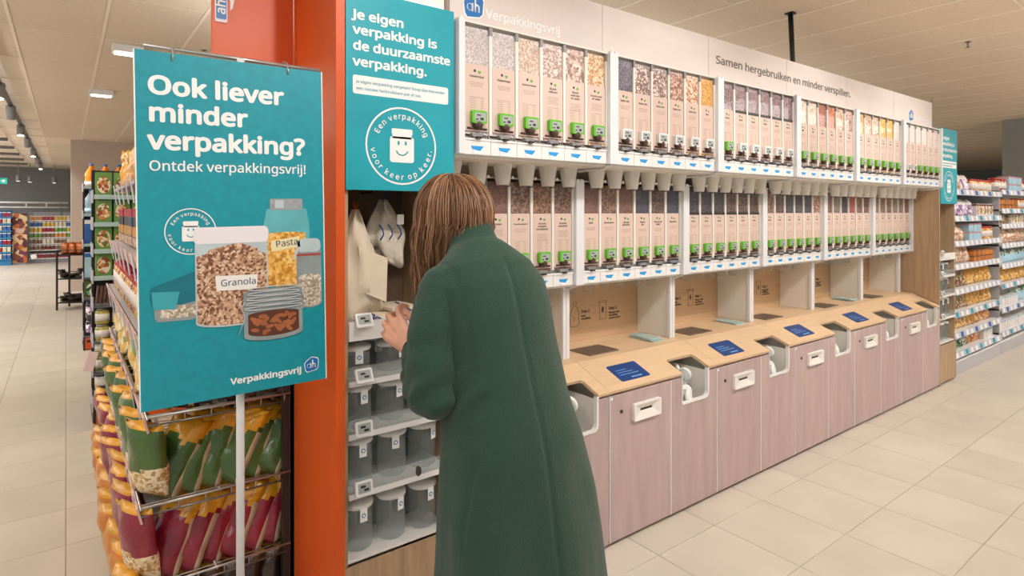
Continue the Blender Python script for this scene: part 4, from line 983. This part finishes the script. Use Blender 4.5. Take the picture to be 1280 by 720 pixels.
for k, z in enumerate((.54, .14)):
    for i in range(10):
        p = Rw @ Vector((.06+.11*(i % 5), .12+.2*(i//5), 0))
        prod(me_dp, 'snack_pack', f'dark pack, {ORD[i % 5]} from left in {"front" if i < 5 else "rear"} row of {("middle", "bottom")[k]} basket', 'snack pack', (p.x-.12, p.y+12.5, z), (R(-50+random.uniform(-20, 20)), 0, R(random.uniform(0, 360))), 'dark packs in the lower baskets')

# ------------------------------------------------------------------ far shelving on the left
far = thing('far_shelving', 'long white wall shelving of colourful packs in the far distance', 'shelving', (-.95, 24.6, 0))
ZS = (.15, .42, .62, .82, 1.0, 1.18, 1.38)
for z in ZS: MB().box(0, 1.6, 0, .45, z-.03, z, m_white).build('shelf', far)
MB().box(0, 1.6, .43, .45, 0, 1.65, m_shelf).build('rear_panel', far); MB().box(0, 1.6, .0, .45, 0, .12, m_grey).build('base', far)
for x in (0, .78, 1.56): MB().box(x, x+.03, .38, .43, 0, 1.65, m_shelf).build('upright', far)
cols = [('crimson', '#a32033'), ('dark red', '#7e2a30'), ('brown', '#8a6a50'), ('green', '#6a9a3c'), ('yellow', '#d8b23c'), ('blue', '#3a66a8'), ('orange', '#d89040'), ('pale', '#d9cfae')]
cm = {n: M('far_pack_'+n.replace(' ', '_'), c, .5, var=.2, vs=9) for n, c in cols}
fm = {n: boxmesh('far_pack', .085, .15, .1, cm[n], None, m_print) for n, _ in cols}
rowc = [['crimson', 'dark red'], ['brown', 'dark red'], ['brown', 'pale'], ['green', 'brown', 'orange'], ['yellow', 'crimson', 'green'], ['blue', 'yellow', 'pale'], ['orange', 'crimson', 'yellow', 'pale']]
for k, z in enumerate(ZS):
    for i in range(15):
        n = rowc[k][(i//3) % len(rowc[k])]
        prod(fm[n], 'shelf_pack', f'{n} pack on {ORD[k]} shelf up of the far shelving, {ORD[i]} from left', 'pack', (-.88+.105*i, 24.65, z), (0, 0, 0), f'packs on the {ORD[k]} far shelf')
fb = thing('blue_shelving', 'blue wall shelving at the far left edge', 'shelving', (-2.2, 24.0, 0)); m_bshelf = M('blue_shelf', '#2f7fae', .4)
for z in (.2, .42, .64, .86, 1.08, 1.3, 1.5): MB().box(0, .85, 0, .45, z-.05, z, m_bshelf).build('shelf', fb)
MB().box(0, .85, .43, .45, 0, 1.7, m_bshelf).build('rear_panel', fb); MB().box(0, .85, .02, .45, 0, .14, m_bshelf).build('base', fb)
for k, z in enumerate((.2, .42, .64, .86, 1.08, 1.3, 1.5)):
    for i in range(8):
        n = ('blue', 'crimson', 'pale', 'blue')[(k*3+i//2) % 4]
        prod(fm[n], 'shelf_pack', f'{n} pack on {ORD[k]} shelf up of the blue shelving, {ORD[i]} from left', 'pack', (-2.14+.104*i, 24.06, z), (0, 0, 0), f'packs on the {ORD[k]} blue shelf')
pn = thing('picture_panel', 'tall narrow panel printed with round food shapes between the far shelves', 'panel', (-1.34, 24.2, .05))
MB().box(0, .36, 0, .03, 0, 1.55, MG('round_food_print', ['#8c4a34', '#d9a05c', '#5c2c24', '#c96a3c', '#e6c69a', '#7a3a50'], 9, .5, 0, 0)).build('printed_board', pn); MB().box(.08, .28, -.004, 0, .95, 1.08, m_paper).build('title_band', pn)
MB().box(.02, .34, -.05, .3, -.05, 0, m_grey).build('foot', pn)
o = MB().tube([(-3, 24.2, 1.95), (.06, 24.2, 1.95)], .03, m_white, 8).tube([(-3, 24.2, 1.80), (.06, 24.2, 1.80)], .025, m_white, 8).tube([(-1, 24.2, 1.80), (-1, 24.2, 1.95)], .02, m_white, 6).tube([(-.5, 24.2, 1.80), (-.5, 24.2, 1.95)], .02, m_white, 6).build('rail_frame'); tag(o, 'white double rail running above the far shelving', 'rail')
# exit sign
ex = thing('exit_sign', 'small teal emergency exit sign hanging at the far left ceiling', 'exit sign', (-1.42, 18.5, 2.32)); m_ex = M('exit_green', '#1fa99a', .4, emit=.6)
MB().box(0, .30, 0, .03, 0, .14, m_ex).build('sign_box', ex); MB().box(.14, .15, .01, .02, .14, .8, m_grey).build('hanger', ex)
e = MB(); e.box(.16, .18, -.002, 0, .05, .09, m_print); e.prism([(.20, .045), (.235, .045), (.235, .025), (.27, .07), (.235, .115), (.235, .095), (.20, .095)], 'y', -.002, 0, m_print); e.prism(circ(.08, .105, .014, 8), 'y', -.002, 0, m_print); e.tube([(.05, -.001, .03), (.08, -.001, .06), (.085, -.001, .09), (.11, -.001, .075)], .006, m_print, 4); e.tube([(.08, -.001, .06), (.11, -.001, .05), (.11, -.001, .025)], .006, m_print, 4); e.build('running_figure', ex)
# ceiling track lamps
trk = MB().box(-.62, -.58, 5.6, 24, CZ-.06, CZ-.02, m_dark).build('light_track'); tag(trk, 'long dark lighting track under the ceiling at the left', 'lighting track')
m_bulb = M('lamp_lens', '#fff2dc', .3, emit=8)
def lamp(x, y, label, tilt=35, yaw=0, z=CZ-.06):
    t = thing('track_spotlight', label, 'spotlight', (x, y, z), R(yaw), 'spotlights on the ceiling tracks')
    MB().tube([(0, 0, CZ-z), (0, 0, -.06)], .01, m_grey, 8).build('arm', t)
    X = Matrix.Translation((0, 0, -.08)) @ Matrix.Rotation(R(tilt), 4, 'X')
    MB().lathe([(.05, -.09), (.055, -.085), (.055, .09), (.04, .1)], m_grey, 14, X=X).build('lamp_housing', t)
    MB().lathe([(.043, -.0915), (.043, -.0905)], m_bulb, 14, X=X).build('lamp_lens', t, label='glowing round lens')
for i, y in enumerate((6.1, 7.4, 8.8, 10.6, 12.8, 15.0, 17.5, 20.0, 22.5)): lamp(-.6, y, f'grey cylinder spotlight on the left ceiling track, {ORD[i]} from the camera', 25 if i % 2 else -15)
for i, (x, y) in enumerate(((-1.15, 23.2), (-.9, 23.8), (-.3, 24.0))): lamp(x, y, f'grey spotlight hanging above the far shelving, {ORD[i]} from the left', 0, z=2.75)
for i, (x, y) in enumerate(((9.6, 4.0), (13.5, 5.2), (13.2, 4.6))): lamp(x, y, f'spotlight under the ceiling beyond the right end sign, {ORD[i]} from the camera', 30, -60, z=CZ-.1)
for i, (x, y) in enumerate(((.45, 6.4), (.35, 8.9))):
    t = thing('ceiling_light', f'small rectangular ceiling light above the left aisle, {("nearer", "farther")[i]} one', 'ceiling light', (x, y, CZ-.075))
    MB().box(-.12, .12, -.08, .08, .012, .075, m_white).build('frame', t); MB().box(-.10, .10, -.06, .06, .004, .012, m_bulb).build('diffuser', t)
def sprink(x, y, label):
    t = thing('sprinkler_head', label, 'sprinkler', (x, y, CZ))
    MB().lathe([(.025, -.004), (.025, 0)], m_steel, 12).build('collar', t); MB().tube([(0, 0, 0), (0, 0, -.045)], .006, m_steel, 8).build('stem', t); MB().lathe([(.018, -.05), (.018, -.046)], m_steel, 12).build('deflector', t)
sprink(1.02, 6.1, 'small metal sprinkler head above the teal poster'); sprink(.72, 8.0, 'farther sprinkler head above the left gondola'); sprink(6.35, 1.75, 'small metal sprinkler head in the ceiling at the right')
hs = thing('hanging_aisle_sign', 'small pale hanging sign beyond the right end of the wall', 'sign', (9.1, 3.0, 2.35)); MB().box(0, .02, -.13, .13, 0, .3, m_paperw).build('sign_board', hs); MB().tube([(.01, -.1, .3), (.01, -.1, .8)], .003, m_wire, 6).tube([(.01, .1, .3), (.01, .1, .8)], .003, m_wire, 6).build('hanging_wires', hs)

# ------------------------------------------------------------------ right gondola
random.seed(23)
RX = 7.10
def rightbay(x0, w, zs, nm):
    t = thing('grocery_gondola', f'pale grey gondola of packaged foods right of the end cabinet, {nm} bay', 'shelving', (x0, 2.07, 0))
    MB().box(0, w, 0, .5, 0, .12, m_shelf).box(.0, w, .01, .5, .12, .14, m_white).build('base', t, bev=.004)
    MB().box(0, w, .48, .5, .12, 1.98, m_shelf).build('rear_panel', t)
    MB().box(0, .02, .02, .5, .12, 1.95, m_shelf).build('end_panel', t)
    for k, z in enumerate(zs):
        MB().box(0, w, .0, .48, z-.02, z, m_white).build('shelf', t)
        X = Matrix.Translation((0, -.004, z-.018)) @ Matrix.Rotation(R(-12), 4, 'X'); MB().box(0, w, -.004, .004, -.03, .03, m_rail, X).build('price_rail', t)
        for i in range(int(w/.15)):
            a = .03+.15*i; X2 = X @ Matrix.Translation((0, -.006, 0)); b = MB(); mt = (m_print, m_print, c_bluep if k % 2 else m_teal)[(i+k) % 3] if k not in (3, 4, 5) else (m_print)
            b.box(a, a+.07, -.001, .001, -.024, .024, mt, X2); b.build('price_card', t)
    return t
ZA = (.22, .42, .63, .86, 1.11, 1.345, 1.60, 1.87); ZB = (.24, .52, .80, 1.03, 1.27, 1.50, 1.68, 1.90)
rightbay(RX, 1.56, ZA, 'nearer'); rightbay(RX+1.57, 1.9, ZB, 'farther')
def B(nm, w, h, d, a, b_, c, seed): return bagmesh(nm, w, h, d, (a, b_, c), (.6, .93), seed=seed, n=5, m=6)
kinds = {
 'purple and white bag': (B('food_bag', .15, .19, .07, c_purp, c_white, c_purp, 51), .145, 'food_bag', 'bag'), 'white snack bag': (B('food_bag', .16, .22, .08, c_dough, c_white, c_white, 52), .15, 'food_bag', 'bag'),
 'jar with red cap': (jarmesh('food_jar', .045, .14, c_amber, c_redlid, c_label), .10, 'food_jar', 'jar'), 'tomato jar with red cap': (jarmesh('food_jar', .05, .15, c_tom, c_redlid, c_label), .11, 'food_jar', 'jar'),
 'cream pastry bag': (B('food_bag', .15, .19, .08, c_dough, c_dough, c_white, 53), .14, 'food_bag', 'bag'), 'orange and brown tray pack': (boxmesh('tray_pack', .13, .06, .12, c_orng, None, c_choc), .14, 'tray_pack', 'pack'),
 'nut mix bag': (B('food_bag', .14, .18, .06, c_nuts, c_nuts, c_brown, 54), .13, 'food_bag', 'bag'), 'amber cracker pack': (B('food_bag', .11, .18, .05, c_amber, c_yel, c_amber, 55), .105, 'food_bag', 'bag'),
 'golden biscuit bag': (B('food_bag', .15, .17, .07, c_amber, c_nuts, c_amber, 56), .14, 'food_bag', 'bag'), 'green salad bag': (B('food_bag', .17, .19, .07, c_salad, c_dgreen, c_salad, 57), .16, 'food_bag', 'bag'),
 'bag of orange cubes': (B('food_bag', .16, .18, .07, c_carrot, c_dgreen, c_carrot, 58), .15, 'food_bag', 'bag'), 'pale green pack': (B('food_bag', .13, .16, .06, c_pblue, c_salad, c_white, 59), .12, 'food_bag', 'bag'),
 'teal and pink tray pack': (boxmesh('tray_pack', .13, .09, .12, c_pblue, None, c_pink), .14, 'tray_pack', 'pack'), 'white tub': (boxmesh('tub', .1, .11, .1, c_white, None, c_pblue), .11, 'tub', 'tub'), 'white and brown box': (boxmesh('food_box', .11, .14, .08, c_white, c_pizza, c_choc), .12, 'food_box', 'box')}
def fill(x0, z, seq, bay, shelf):
    x = x0; cnt = {}
    for key, n in seq:
        me, w, nm, cat = kinds[key]
        for i in range(n):
            c = cnt[key] = cnt.get(key, 0)+1; jar_ = cat in ('jar', 'pack', 'tub', 'box'); tall = 2 if 'tray' in key else 1
            for q in range(tall):
                lab = f'{("lower ", "upper ")[q] if tall > 1 else ""}{key}, {ORD[c-1]} from left, {ORD[shelf]} shelf up, {bay} right bay'
                prod(me, nm, lab, cat, (x+w/2, 2.07+(.10 if jar_ else .09), z+.002+q*(.062 if 'orange' in key else .092)), (0 if jar_ else R(-16+random.uniform(-5, 5)), R(random.uniform(-4, 4)) if not jar_ else 0, R(random.uniform(-18, 4) if not jar_ else random.uniform(-3, 3))), f'{key}s on the right gondola')
            x += w
rows_a = [[('green salad bag', 4), ('bag of orange cubes', 3), ('white tub', 3)], [('golden biscuit bag', 7), ('bag of orange cubes', 3)], [('nut mix bag', 5), ('amber cracker pack', 8)], [('nut mix bag', 5), ('amber cracker pack', 8)],
          [('cream pastry bag', 5), ('orange and brown tray pack', 5)], [('cream pastry bag', 4), ('teal and pink tray pack', 3), ('jar with red cap', 5)], [('purple and white bag', 6), ('white and brown box', 5)], [('white snack bag', 3), ('purple and white bag', 2), ('jar with red cap', 7)]]
rows_b = [[('white tub', 16)], [('white tub', 8), ('pale green pack', 7)], [('amber cracker pack', 16)], [('pale green pack', 14)], [('cream pastry bag', 12)], [('nut mix bag', 5), ('white and brown box', 9)], [('orange and brown tray pack', 6), ('jar with red cap', 9)], [('tomato jar with red cap', 4), ('teal and pink tray pack', 4), ('tomato jar with red cap', 7)]]
for k, s in enumerate(rows_a): fill(RX+.03, ZA[k], s, 'nearer', k)
for k, s in enumerate(rows_b): fill(RX+1.60, ZB[k], s, 'farther', k)
# ------------------------------------------------------------------ the woman in the green coat
def lofted(rings, mat, n=40, cap=True):
    """rings: (cx, cy, cz, a, b, yaw, tiltx) ellipses; tilt leans the ring plane towards +y"""
    b = MB(); vs = []; fs = []
    for cx, cy, cz, a, bb, yaw, tl in rings:
        for i in range(n):
            t = 2*PI*i/n; e = 2.3
            u = a*math.copysign(abs(math.cos(t))**(2/e), math.cos(t)); w = bb*math.copysign(abs(math.sin(t))**(2/e), math.sin(t))
            x = u*math.cos(yaw)-w*math.sin(yaw); y = u*math.sin(yaw)+w*math.cos(yaw)
            vs.append((cx+x, cy+y*math.cos(tl), cz-y*math.sin(tl)))
    m = len(rings)
    for j in range(m-1):
        for i in range(n): fs.append((j*n+i, j*n+(i+1) % n, (j+1)*n+(i+1) % n, (j+1)*n+i))
    if cap: fs.append(list(range(n))[::-1]); fs.append([(m-1)*n+i for i in range(n)])
    b.add(vs, fs, mat, True); return b
Rv = Vector((.799, -.602, 0)); Fv = Vector((.602, .799, 0)); Uv = Vector((0, 0, 1))
def hand(b, W, loc, mat, q=1):
    """loc: dict finger -> list of (r, u, f) joints from the wrist; palm from wrist to the knuckles"""
    def w(p): return Vector(W)+Rv*p[0]+Uv*p[1]+Fv*p[2]
    kn = [w(loc[f][0]) for f in ('index', 'middle', 'ring', 'pinky')]
    for k in range(4):
        b.capsule([Vector(W)+(kn[k]-Vector(W))*.05, Vector(W)+(kn[k]-Vector(W))*.55, kn[k]], [.021*q, .0165*q, .0125*q], mat, 10)
    for k in range(3):
        m_ = (kn[k]+kn[k+1])/2; b.capsule([Vector(W), m_*.96+Vector(W)*.04], [.018*q, .0115*q], mat, 10)
    for f, r0 in (('index', .0100), ('middle', .0104), ('ring', .0098), ('pinky', .0088), ('thumb', .0128)):
        P_ = [w(p) for p in loc[f]]; rr = [q*r0*(1.08-.12*i) for i in range(len(P_))]
        b.capsule(P_, rr, mat, 10)
WL = (.856, 1.660, 1.222); WR = (1.045, 1.715, 1.235)
HL = {'index': [(-.030, .080, .03), (-.042, .104, .048), (-.036, .112, .070), (-.022, .106, .086)], 'middle': [(-.052, .071, .035), (-.070, .084, .062), (-.066, .086, .086), (-.050, .080, .10)],
      'ring': [(-.064, .051, .035), (-.080, .060, .062), (-.076, .062, .086), (-.060, .058, .098)], 'pinky': [(-.068, .029, .03), (-.082, .034, .055), (-.078, .036, .075), (-.064, .036, .084)],
      'thumb': [(.016, .022, .012), (.012, .052, .030), (-.004, .078, .046), (-.024, .098, .058)]}
HR = {'index': [(-.045, .070, .012), (-.070, .066, .02), (-.088, .056, .022), (-.100, .044, .018)], 'middle': [(-.055, .052, .025), (-.085, .048, .036), (-.100, .036, .034), (-.104, .022, .03)],
      'ring': [(-.058, .032, .03), (-.082, .026, .044), (-.094, .016, .044), (-.094, .004, .038)], 'pinky': [(-.054, .012, .03), (-.074, .006, .042), (-.084, -.004, .042), (-.084, -.014, .038)],
      'thumb': [(-.006, .0, -.008), (-.034, -.010, -.012), (-.060, -.006, -.008), (-.084, -.002, .0)]}
b = MB(); m = m_skin
HC = Vector((.962, 1.60, 1.625)); HX = Matrix.Translation(HC) @ Matrix.Rotation(R(18), 4, 'Z') @ Matrix.Rotation(R(-32), 4, 'X')
b.ell((0, 0, .02), (.074, .094, .100), m, 24, HX); b.ell((0, .03, -.045), (.054, .064, .070), m, 20, HX); b.ell((0, .055, -.085), (.030, .032, .028), m, 16, HX)
b.add([(p[0], p[1], p[2]) for p in [(-.012, .088, .020), (.012, .088, .020), (-.017, .094, -.030), (.017, .094, -.030), (0, .122, -.026), (0, .098, .026), (0, .092, -.036)]], [(0, 2, 4, 5), (5, 4, 3, 1), (2, 6, 4), (4, 6, 3), (0, 5, 1, 3, 6, 2)], m, True, HX)
for s in (-1, 1): b.ell((s*.076, -.005, -.012), (.010, .020, .032), m, 12, HX)
b.ell((0, .090, -.062), (.026, .014, .010), m, 12, HX)
for s in (-1, 1): b.ell((s*.032, .082, .034), (.024, .012, .008), m, 12, HX)
b.capsule([(.985, 1.47, 1.47), (.982, 1.52, 1.53), (.970, 1.57, 1.58)], [.058, .052, .052], m, 16)
b.capsule([(1.02, 1.34, .92), (1.0, 1.36, 1.1), (.985, 1.40, 1.28), (.98, 1.43, 1.42)], [.125, .105, .11, .10], m, 20)
b.capsule([(.90, 1.44, 1.42), (1.07, 1.44, 1.42)], .055, m, 14); b.capsule([(.96, 1.33, .90), (1.09, 1.33, .90)], .10, m, 14)
for W_, Sh, El in ((WL, (.862, 1.44, 1.41), (.80, 1.42, 1.17)), (WR, (1.11, 1.45, 1.41), (1.17, 1.47, 1.18))):
    b.capsule([Sh, Vector(Sh).lerp(Vector(El), .5), El], [.05, .042, .036], m, 14); b.capsule([El, Vector(El).lerp(Vector(W_), .35), W_], [.037, .038, .024], m, 14)
for s, fy in ((-1, 1.36), (1, 1.28)):
    b.capsule([(1.03+s*.085, 1.33, .88), (1.035+s*.085, 1.335, .50), (1.035+s*.085, fy, .10)], [.088, .056, .040], m, 16)
    b.capsule([(1.035+s*.085, fy-.02, .06), (1.03+s*.09, fy+.15, .035)], [.036, .028], m, 12)
HL = {k: [(p[0]*1.2, p[1]*1.12, p[2]*1.1) for p in v] for k, v in HL.items()}
hand(b, WL, HL, m, 1.14); hand(b, WR, HR, m)
body = put(remesh(b, .0045, 3, 'body', m_skin), 'person')
tag(body, 'person in a long dark green wool coat leaning towards the jar shelf, seen from behind', 'person')
# face details
eye = MB()
for s in (-1, 1): eye.ell((s*.031, .0905, .018), (.013, .007, .007), m_print, 12, HX); eye.ell((s*.031, .0960, .018), (.006, .003, .006), m_dark, 10, HX)
eye.build('eyes', body); MB().ell((0, .1005, -.062), (.021, .006, .006), M('lips', '#a85a54', .45), 12, HX).build('lips', body)
# coat
rings = [(1.055, 1.335, .40, .290, .215, 0, 0), (1.045, 1.333, .55, .270, .198, 0, 0), (1.035, 1.330, .70, .252, .184, 0, 0), (1.025, 1.332, .85, .240, .168, 0, 0), (1.022, 1.345, 1.0, .212, .158, 0, .05),
         (1.016, 1.372, 1.12, .193, .150, 0, .10), (1.008, 1.398, 1.24, .186, .146, 0, .15), (.998, 1.420, 1.35, .188, .142, 0, .2), (.990, 1.436, 1.43, .184, .128, 0, .25), (.985, 1.452, 1.485, .158, .108, 0, .3), (.982, 1.468, 1.520, .116, .088, 0, .35), (.980, 1.484, 1.548, .080, .074, 0, .4)]
cb = lofted(rings, m_coat)
# standing collar
cr = []
for j, (dz, rr) in enumerate([(0, .078), (.03, .072), (.055, .070), (.066, .073)]): cr.append((.978, 1.490+dz*.45, 1.535+dz, rr, rr*1.0, 0, .42))
cb2 = lofted(cr, m_coat, cap=True); off = len(cb.v); cb.v += cb2.v; cb.f += [[i+off for i in f] for f in cb2.f]; cb.m += cb2.m; cb.sm += cb2.sm
cme = remesh(cb, .0075, 6, 'coat', m_coat)
NV = [v.normal.copy() for v in cme.vertices]
for v, n in zip(cme.vertices, NV):
    x, y, z = v.co; dsp = 0
    if z < 1.5: dsp += .013*noise.noise((x*5, y*5, z*2.2))*min(1, max(.2, (1.52-z)/.25))+.0025*noise.noise((x*16, y*16, z*7))
    # centre back seam groove, slightly offset to the right, and soft vertical folds in the skirt
    cxs = .992+.045*max(0, 1.45-z)*.9
    if n.y < -.3 and z < 1.52 and x > .9: dsp -= .0055*math.exp(-((x-cxs)/.0065)**2)
    if z < 1.05: a = math.atan2(y-1.33, x-1.03); dsp += .010*min(1, (1.05-z)/.4)*math.sin(a*5+1.2+z*1.5)
    # sleeve creases at the elbow
    if x < .88 and 1.10 < z < 1.28 and y < 1.62: dsp += .004*math.sin((y-1.42)*95+z*60)*math.exp(-((z-1.17)/.06)**2)
    # armhole seam, left
    q = abs(x-(.842+.05*max(0, 1.46-z)))
    if n.y < 0.2 and z > 1.22 and x < .92: dsp -= .004*math.exp(-(q/.008)**2)
    # pocket welt on the left side
    if x < .93 and .80 < z < 1.02 and y < 1.40 and n.x < 0 : dsp -= .005*math.exp(-((y-1.262-.0*z)/.006)**2)
    v.co = v.co+n*dsp
coat = put(cme, 'coat', body, label='long dark green wool coat')
def sleeve(chains, side):
    sb = MB()
    for pts, rad in chains: sb.capsule(pts, rad, m_coat, 18)
    me = remesh(sb, .006, 5, 'sleeve', m_coat); NV = [v.normal.copy() for v in me.vertices]
    for v, n in zip(me.vertices, NV):
        x, y, z = v.co; d = .004*noise.noise((x*9, y*9, z*6))
        w = math.exp(-((z-1.165)/.055)**2)*(1 if y < 1.60 else 0)
        d += w*(.0075*math.sin((y-1.40)*80+z*55)+.003*noise.noise((x*25, y*25, z*25)))
        d += .0025*math.sin(z*60+y*20)*max(0, 1-abs(z-1.30)/.10)
        v.co = v.co+n*d
    put(me, 'sleeve', coat)
sleeve([([(.850, 1.450, 1.430), (.815, 1.436, 1.345), (.794, 1.424, 1.25), (.797, 1.414, 1.165)], [.070, .071, .070, .074]),
        ([(.797, 1.414, 1.160), (.816, 1.495, 1.166), (.842, 1.580, 1.193), (.856, 1.632, 1.213)], [.072, .066, .050, .041])], -1)
sleeve([([(1.115, 1.458, 1.42), (1.155, 1.460, 1.32), (1.165, 1.470, 1.18)], [.066, .064, .060]), ([(1.165, 1.470, 1.18), (1.12, 1.58, 1.20), (1.062, 1.685, 1.228)], [.060, .052, .040])], 1)
# cuffs, collar lining
cf = MB(); cf.capsule([(.852, 1.622, 1.209), (.862, 1.652, 1.221), (.8625, 1.662, 1.226)], [.0395, .0375, .034], m_knit, 16); cf.build('knit_cuff', body)
MB().capsule([(1.06, 1.69, 1.229), (1.047, 1.712, 1.234)], [.039, .034], m_knit, 16).build('knit_cuff', body)
sc = lofted([(.982, 1.515, 1.565, .070, .066, 0, .5), (.976, 1.545, 1.60, .068, .064, 0, .5), (.972, 1.56, 1.615, .062, .058, 0, .5)], m_knit); sc.build('knit_collar', body)
bt = MB(); bt.lathe([(.012, 0), (.014, .004), (.010, .006)], m_dark, 12, X=Matrix.Translation((.785, 1.47, .93)) @ Matrix.Rotation(R(-80), 4, 'Y')); bt.build('coat_button', body)
# trousers and shoes
m_trou = M('dark_trousers', '#23242a', .9); m_shoe = M('black_leather_boot', '#17171a', .35)
for s, fy in ((-1, 1.36), (1, 1.28)):
    MB().capsule([(1.03+s*.085, 1.333, .72), (1.035+s*.085, 1.335, .48), (1.035+s*.085, fy, .12)], [.105, .072, .062], m_trou, 18).build('trouser_leg', body)
    MB().capsule([(1.035+s*.085, fy-.02, .11), (1.035+s*.085, fy, .055), (1.03+s*.09, fy+.16, .042)], [.052, .055, .042], m_shoe, 16).box(1.03+s*.085-.045, 1.03+s*.085+.045, fy-.06, fy+.20, .0, .018, m_shoe).build('boot', body)
# hair
hm = [M('hair_'+n, c, .42, coat=.15) for n, c in (('dark_brown', '#5a3c28'), ('brown', '#7a5538'), ('light_brown', '#9a7050'), ('golden_brown', '#be9470'))]
hb = MB(); C = Vector((.970, 1.592, 1.632)); EX, EY, EZ = .114, .142, .134
hb.ell(tuple(C+Vector((0, -.012, .0))), (EX*.90, EY*.86, EZ*.93), hm[0], 24)
hb.capsule([(.905, 1.60, 1.62), (.902, 1.645, 1.50), (.925, 1.66, 1.42)], [.050, .032, .010], hm[1], 14)
hb.capsule([(.93, 1.54, 1.60), (.915, 1.575, 1.50), (.905, 1.63, 1.43)], [.058, .036, .012], hm[1], 14)
hb.capsule([(1.0, 1.53, 1.62), (.99, 1.515, 1.575)], [.062, .04], hm[0], 14); hb.capsule([(1.03, 1.60, 1.62), (1.03, 1.66, 1.50), (1.0, 1.70, 1.42)], [.05, .04, .018], hm[0], 14)
hair = put(remesh(hb, .006, 4, 'hair', hm[1]), 'hair', body, label='shoulder-length light brown hair')
random.seed(5); st = MB(); crown = C+Vector((.005, -.01, EZ))
for k in range(1500):
    phi = R(random.uniform(52, 488-0)) ; phi = phi % (2*PI)   # 90deg = face (+y); leave the face open
    if R(62) < phi < R(112): continue
    lay = random.uniform(.90, 1.04); px0 = random.uniform(-.02, .02)
    d = Vector((math.cos(phi), math.sin(phi), 0)); deg = math.degrees(phi)
    # how far the strand drops: back short to the collar, sides long, drifting forward (+y)
    if deg > 290 or deg < 20: endz, fw = random.uniform(1.52, 1.56), .03      # right back
    elif deg > 235: endz, fw = random.uniform(1.50, 1.555), .02                # back
    elif deg > 195: endz, fw = 1.53-.12*(235-deg)/40+random.uniform(-.03, .02), .06
    elif deg > 112: endz, fw = random.uniform(1.335, 1.44), .05
    else: endz, fw = random.uniform(1.40, 1.50), .07
    pts = []; ph = random.uniform(0, 6); wv = random.uniform(.003, .008)
    amax = 1.62
    for i in range(7):
        a = .10+amax*i/6*.98; pts.append(C+Vector((px0*(1-i/6)+EX*lay*math.sin(a)*d.x, EY*lay*math.sin(a)*d.y, EZ*lay*math.cos(a))))
    p = pts[-1]; n2 = 7; z0 = p.z; inw = random.uniform(.10, .45)
    for i in range(1, n2+1):
        t = i/n2; z = z0+(endz-z0)*t
        q = Vector((p.x+(C.x-.015-p.x)*(inw+.25)*t*t*(1 if 112 < deg < 235 else .3), p.y+fw*t+(.0 if deg > 180 else .01*t), z))
        q += Vector((math.sin(ph+t*7)*wv, math.cos(ph*1.3+t*6)*wv, 0))
        if 195 < deg <= 340: q.y = min(q.y, p.y+.05*t)
        pts.append(q)
    r0 = random.uniform(.0011, .0022); rad = [r0*.7]+[r0]*(len(pts)-3)+[r0*.7, r0*.2]
    st.tube(pts, rad, random.choices(hm, (2, 4, 4, 2))[0], 3, cap=False)
st.build('hair_strands', body)['kind'] = 'stuff'
# the jar lid in her hands
ld = thing('jar_lid', 'white round jar lid held in both hands', 'lid', tuple(Vector(WR)+Rv*-.082+Uv*.028+Fv*.012), rot=(R(82), 0, R(-37)))
MB().lathe([(.032, -.006), (.036, -.004), (.036, .006), (.030, .008)], m_lid, 24).build('lid_disc', ld)
MB().prism(circ(-.004, .002, .007, 12), 'z', .008, .0088, m_paperw).build('lid_sticker', ld)
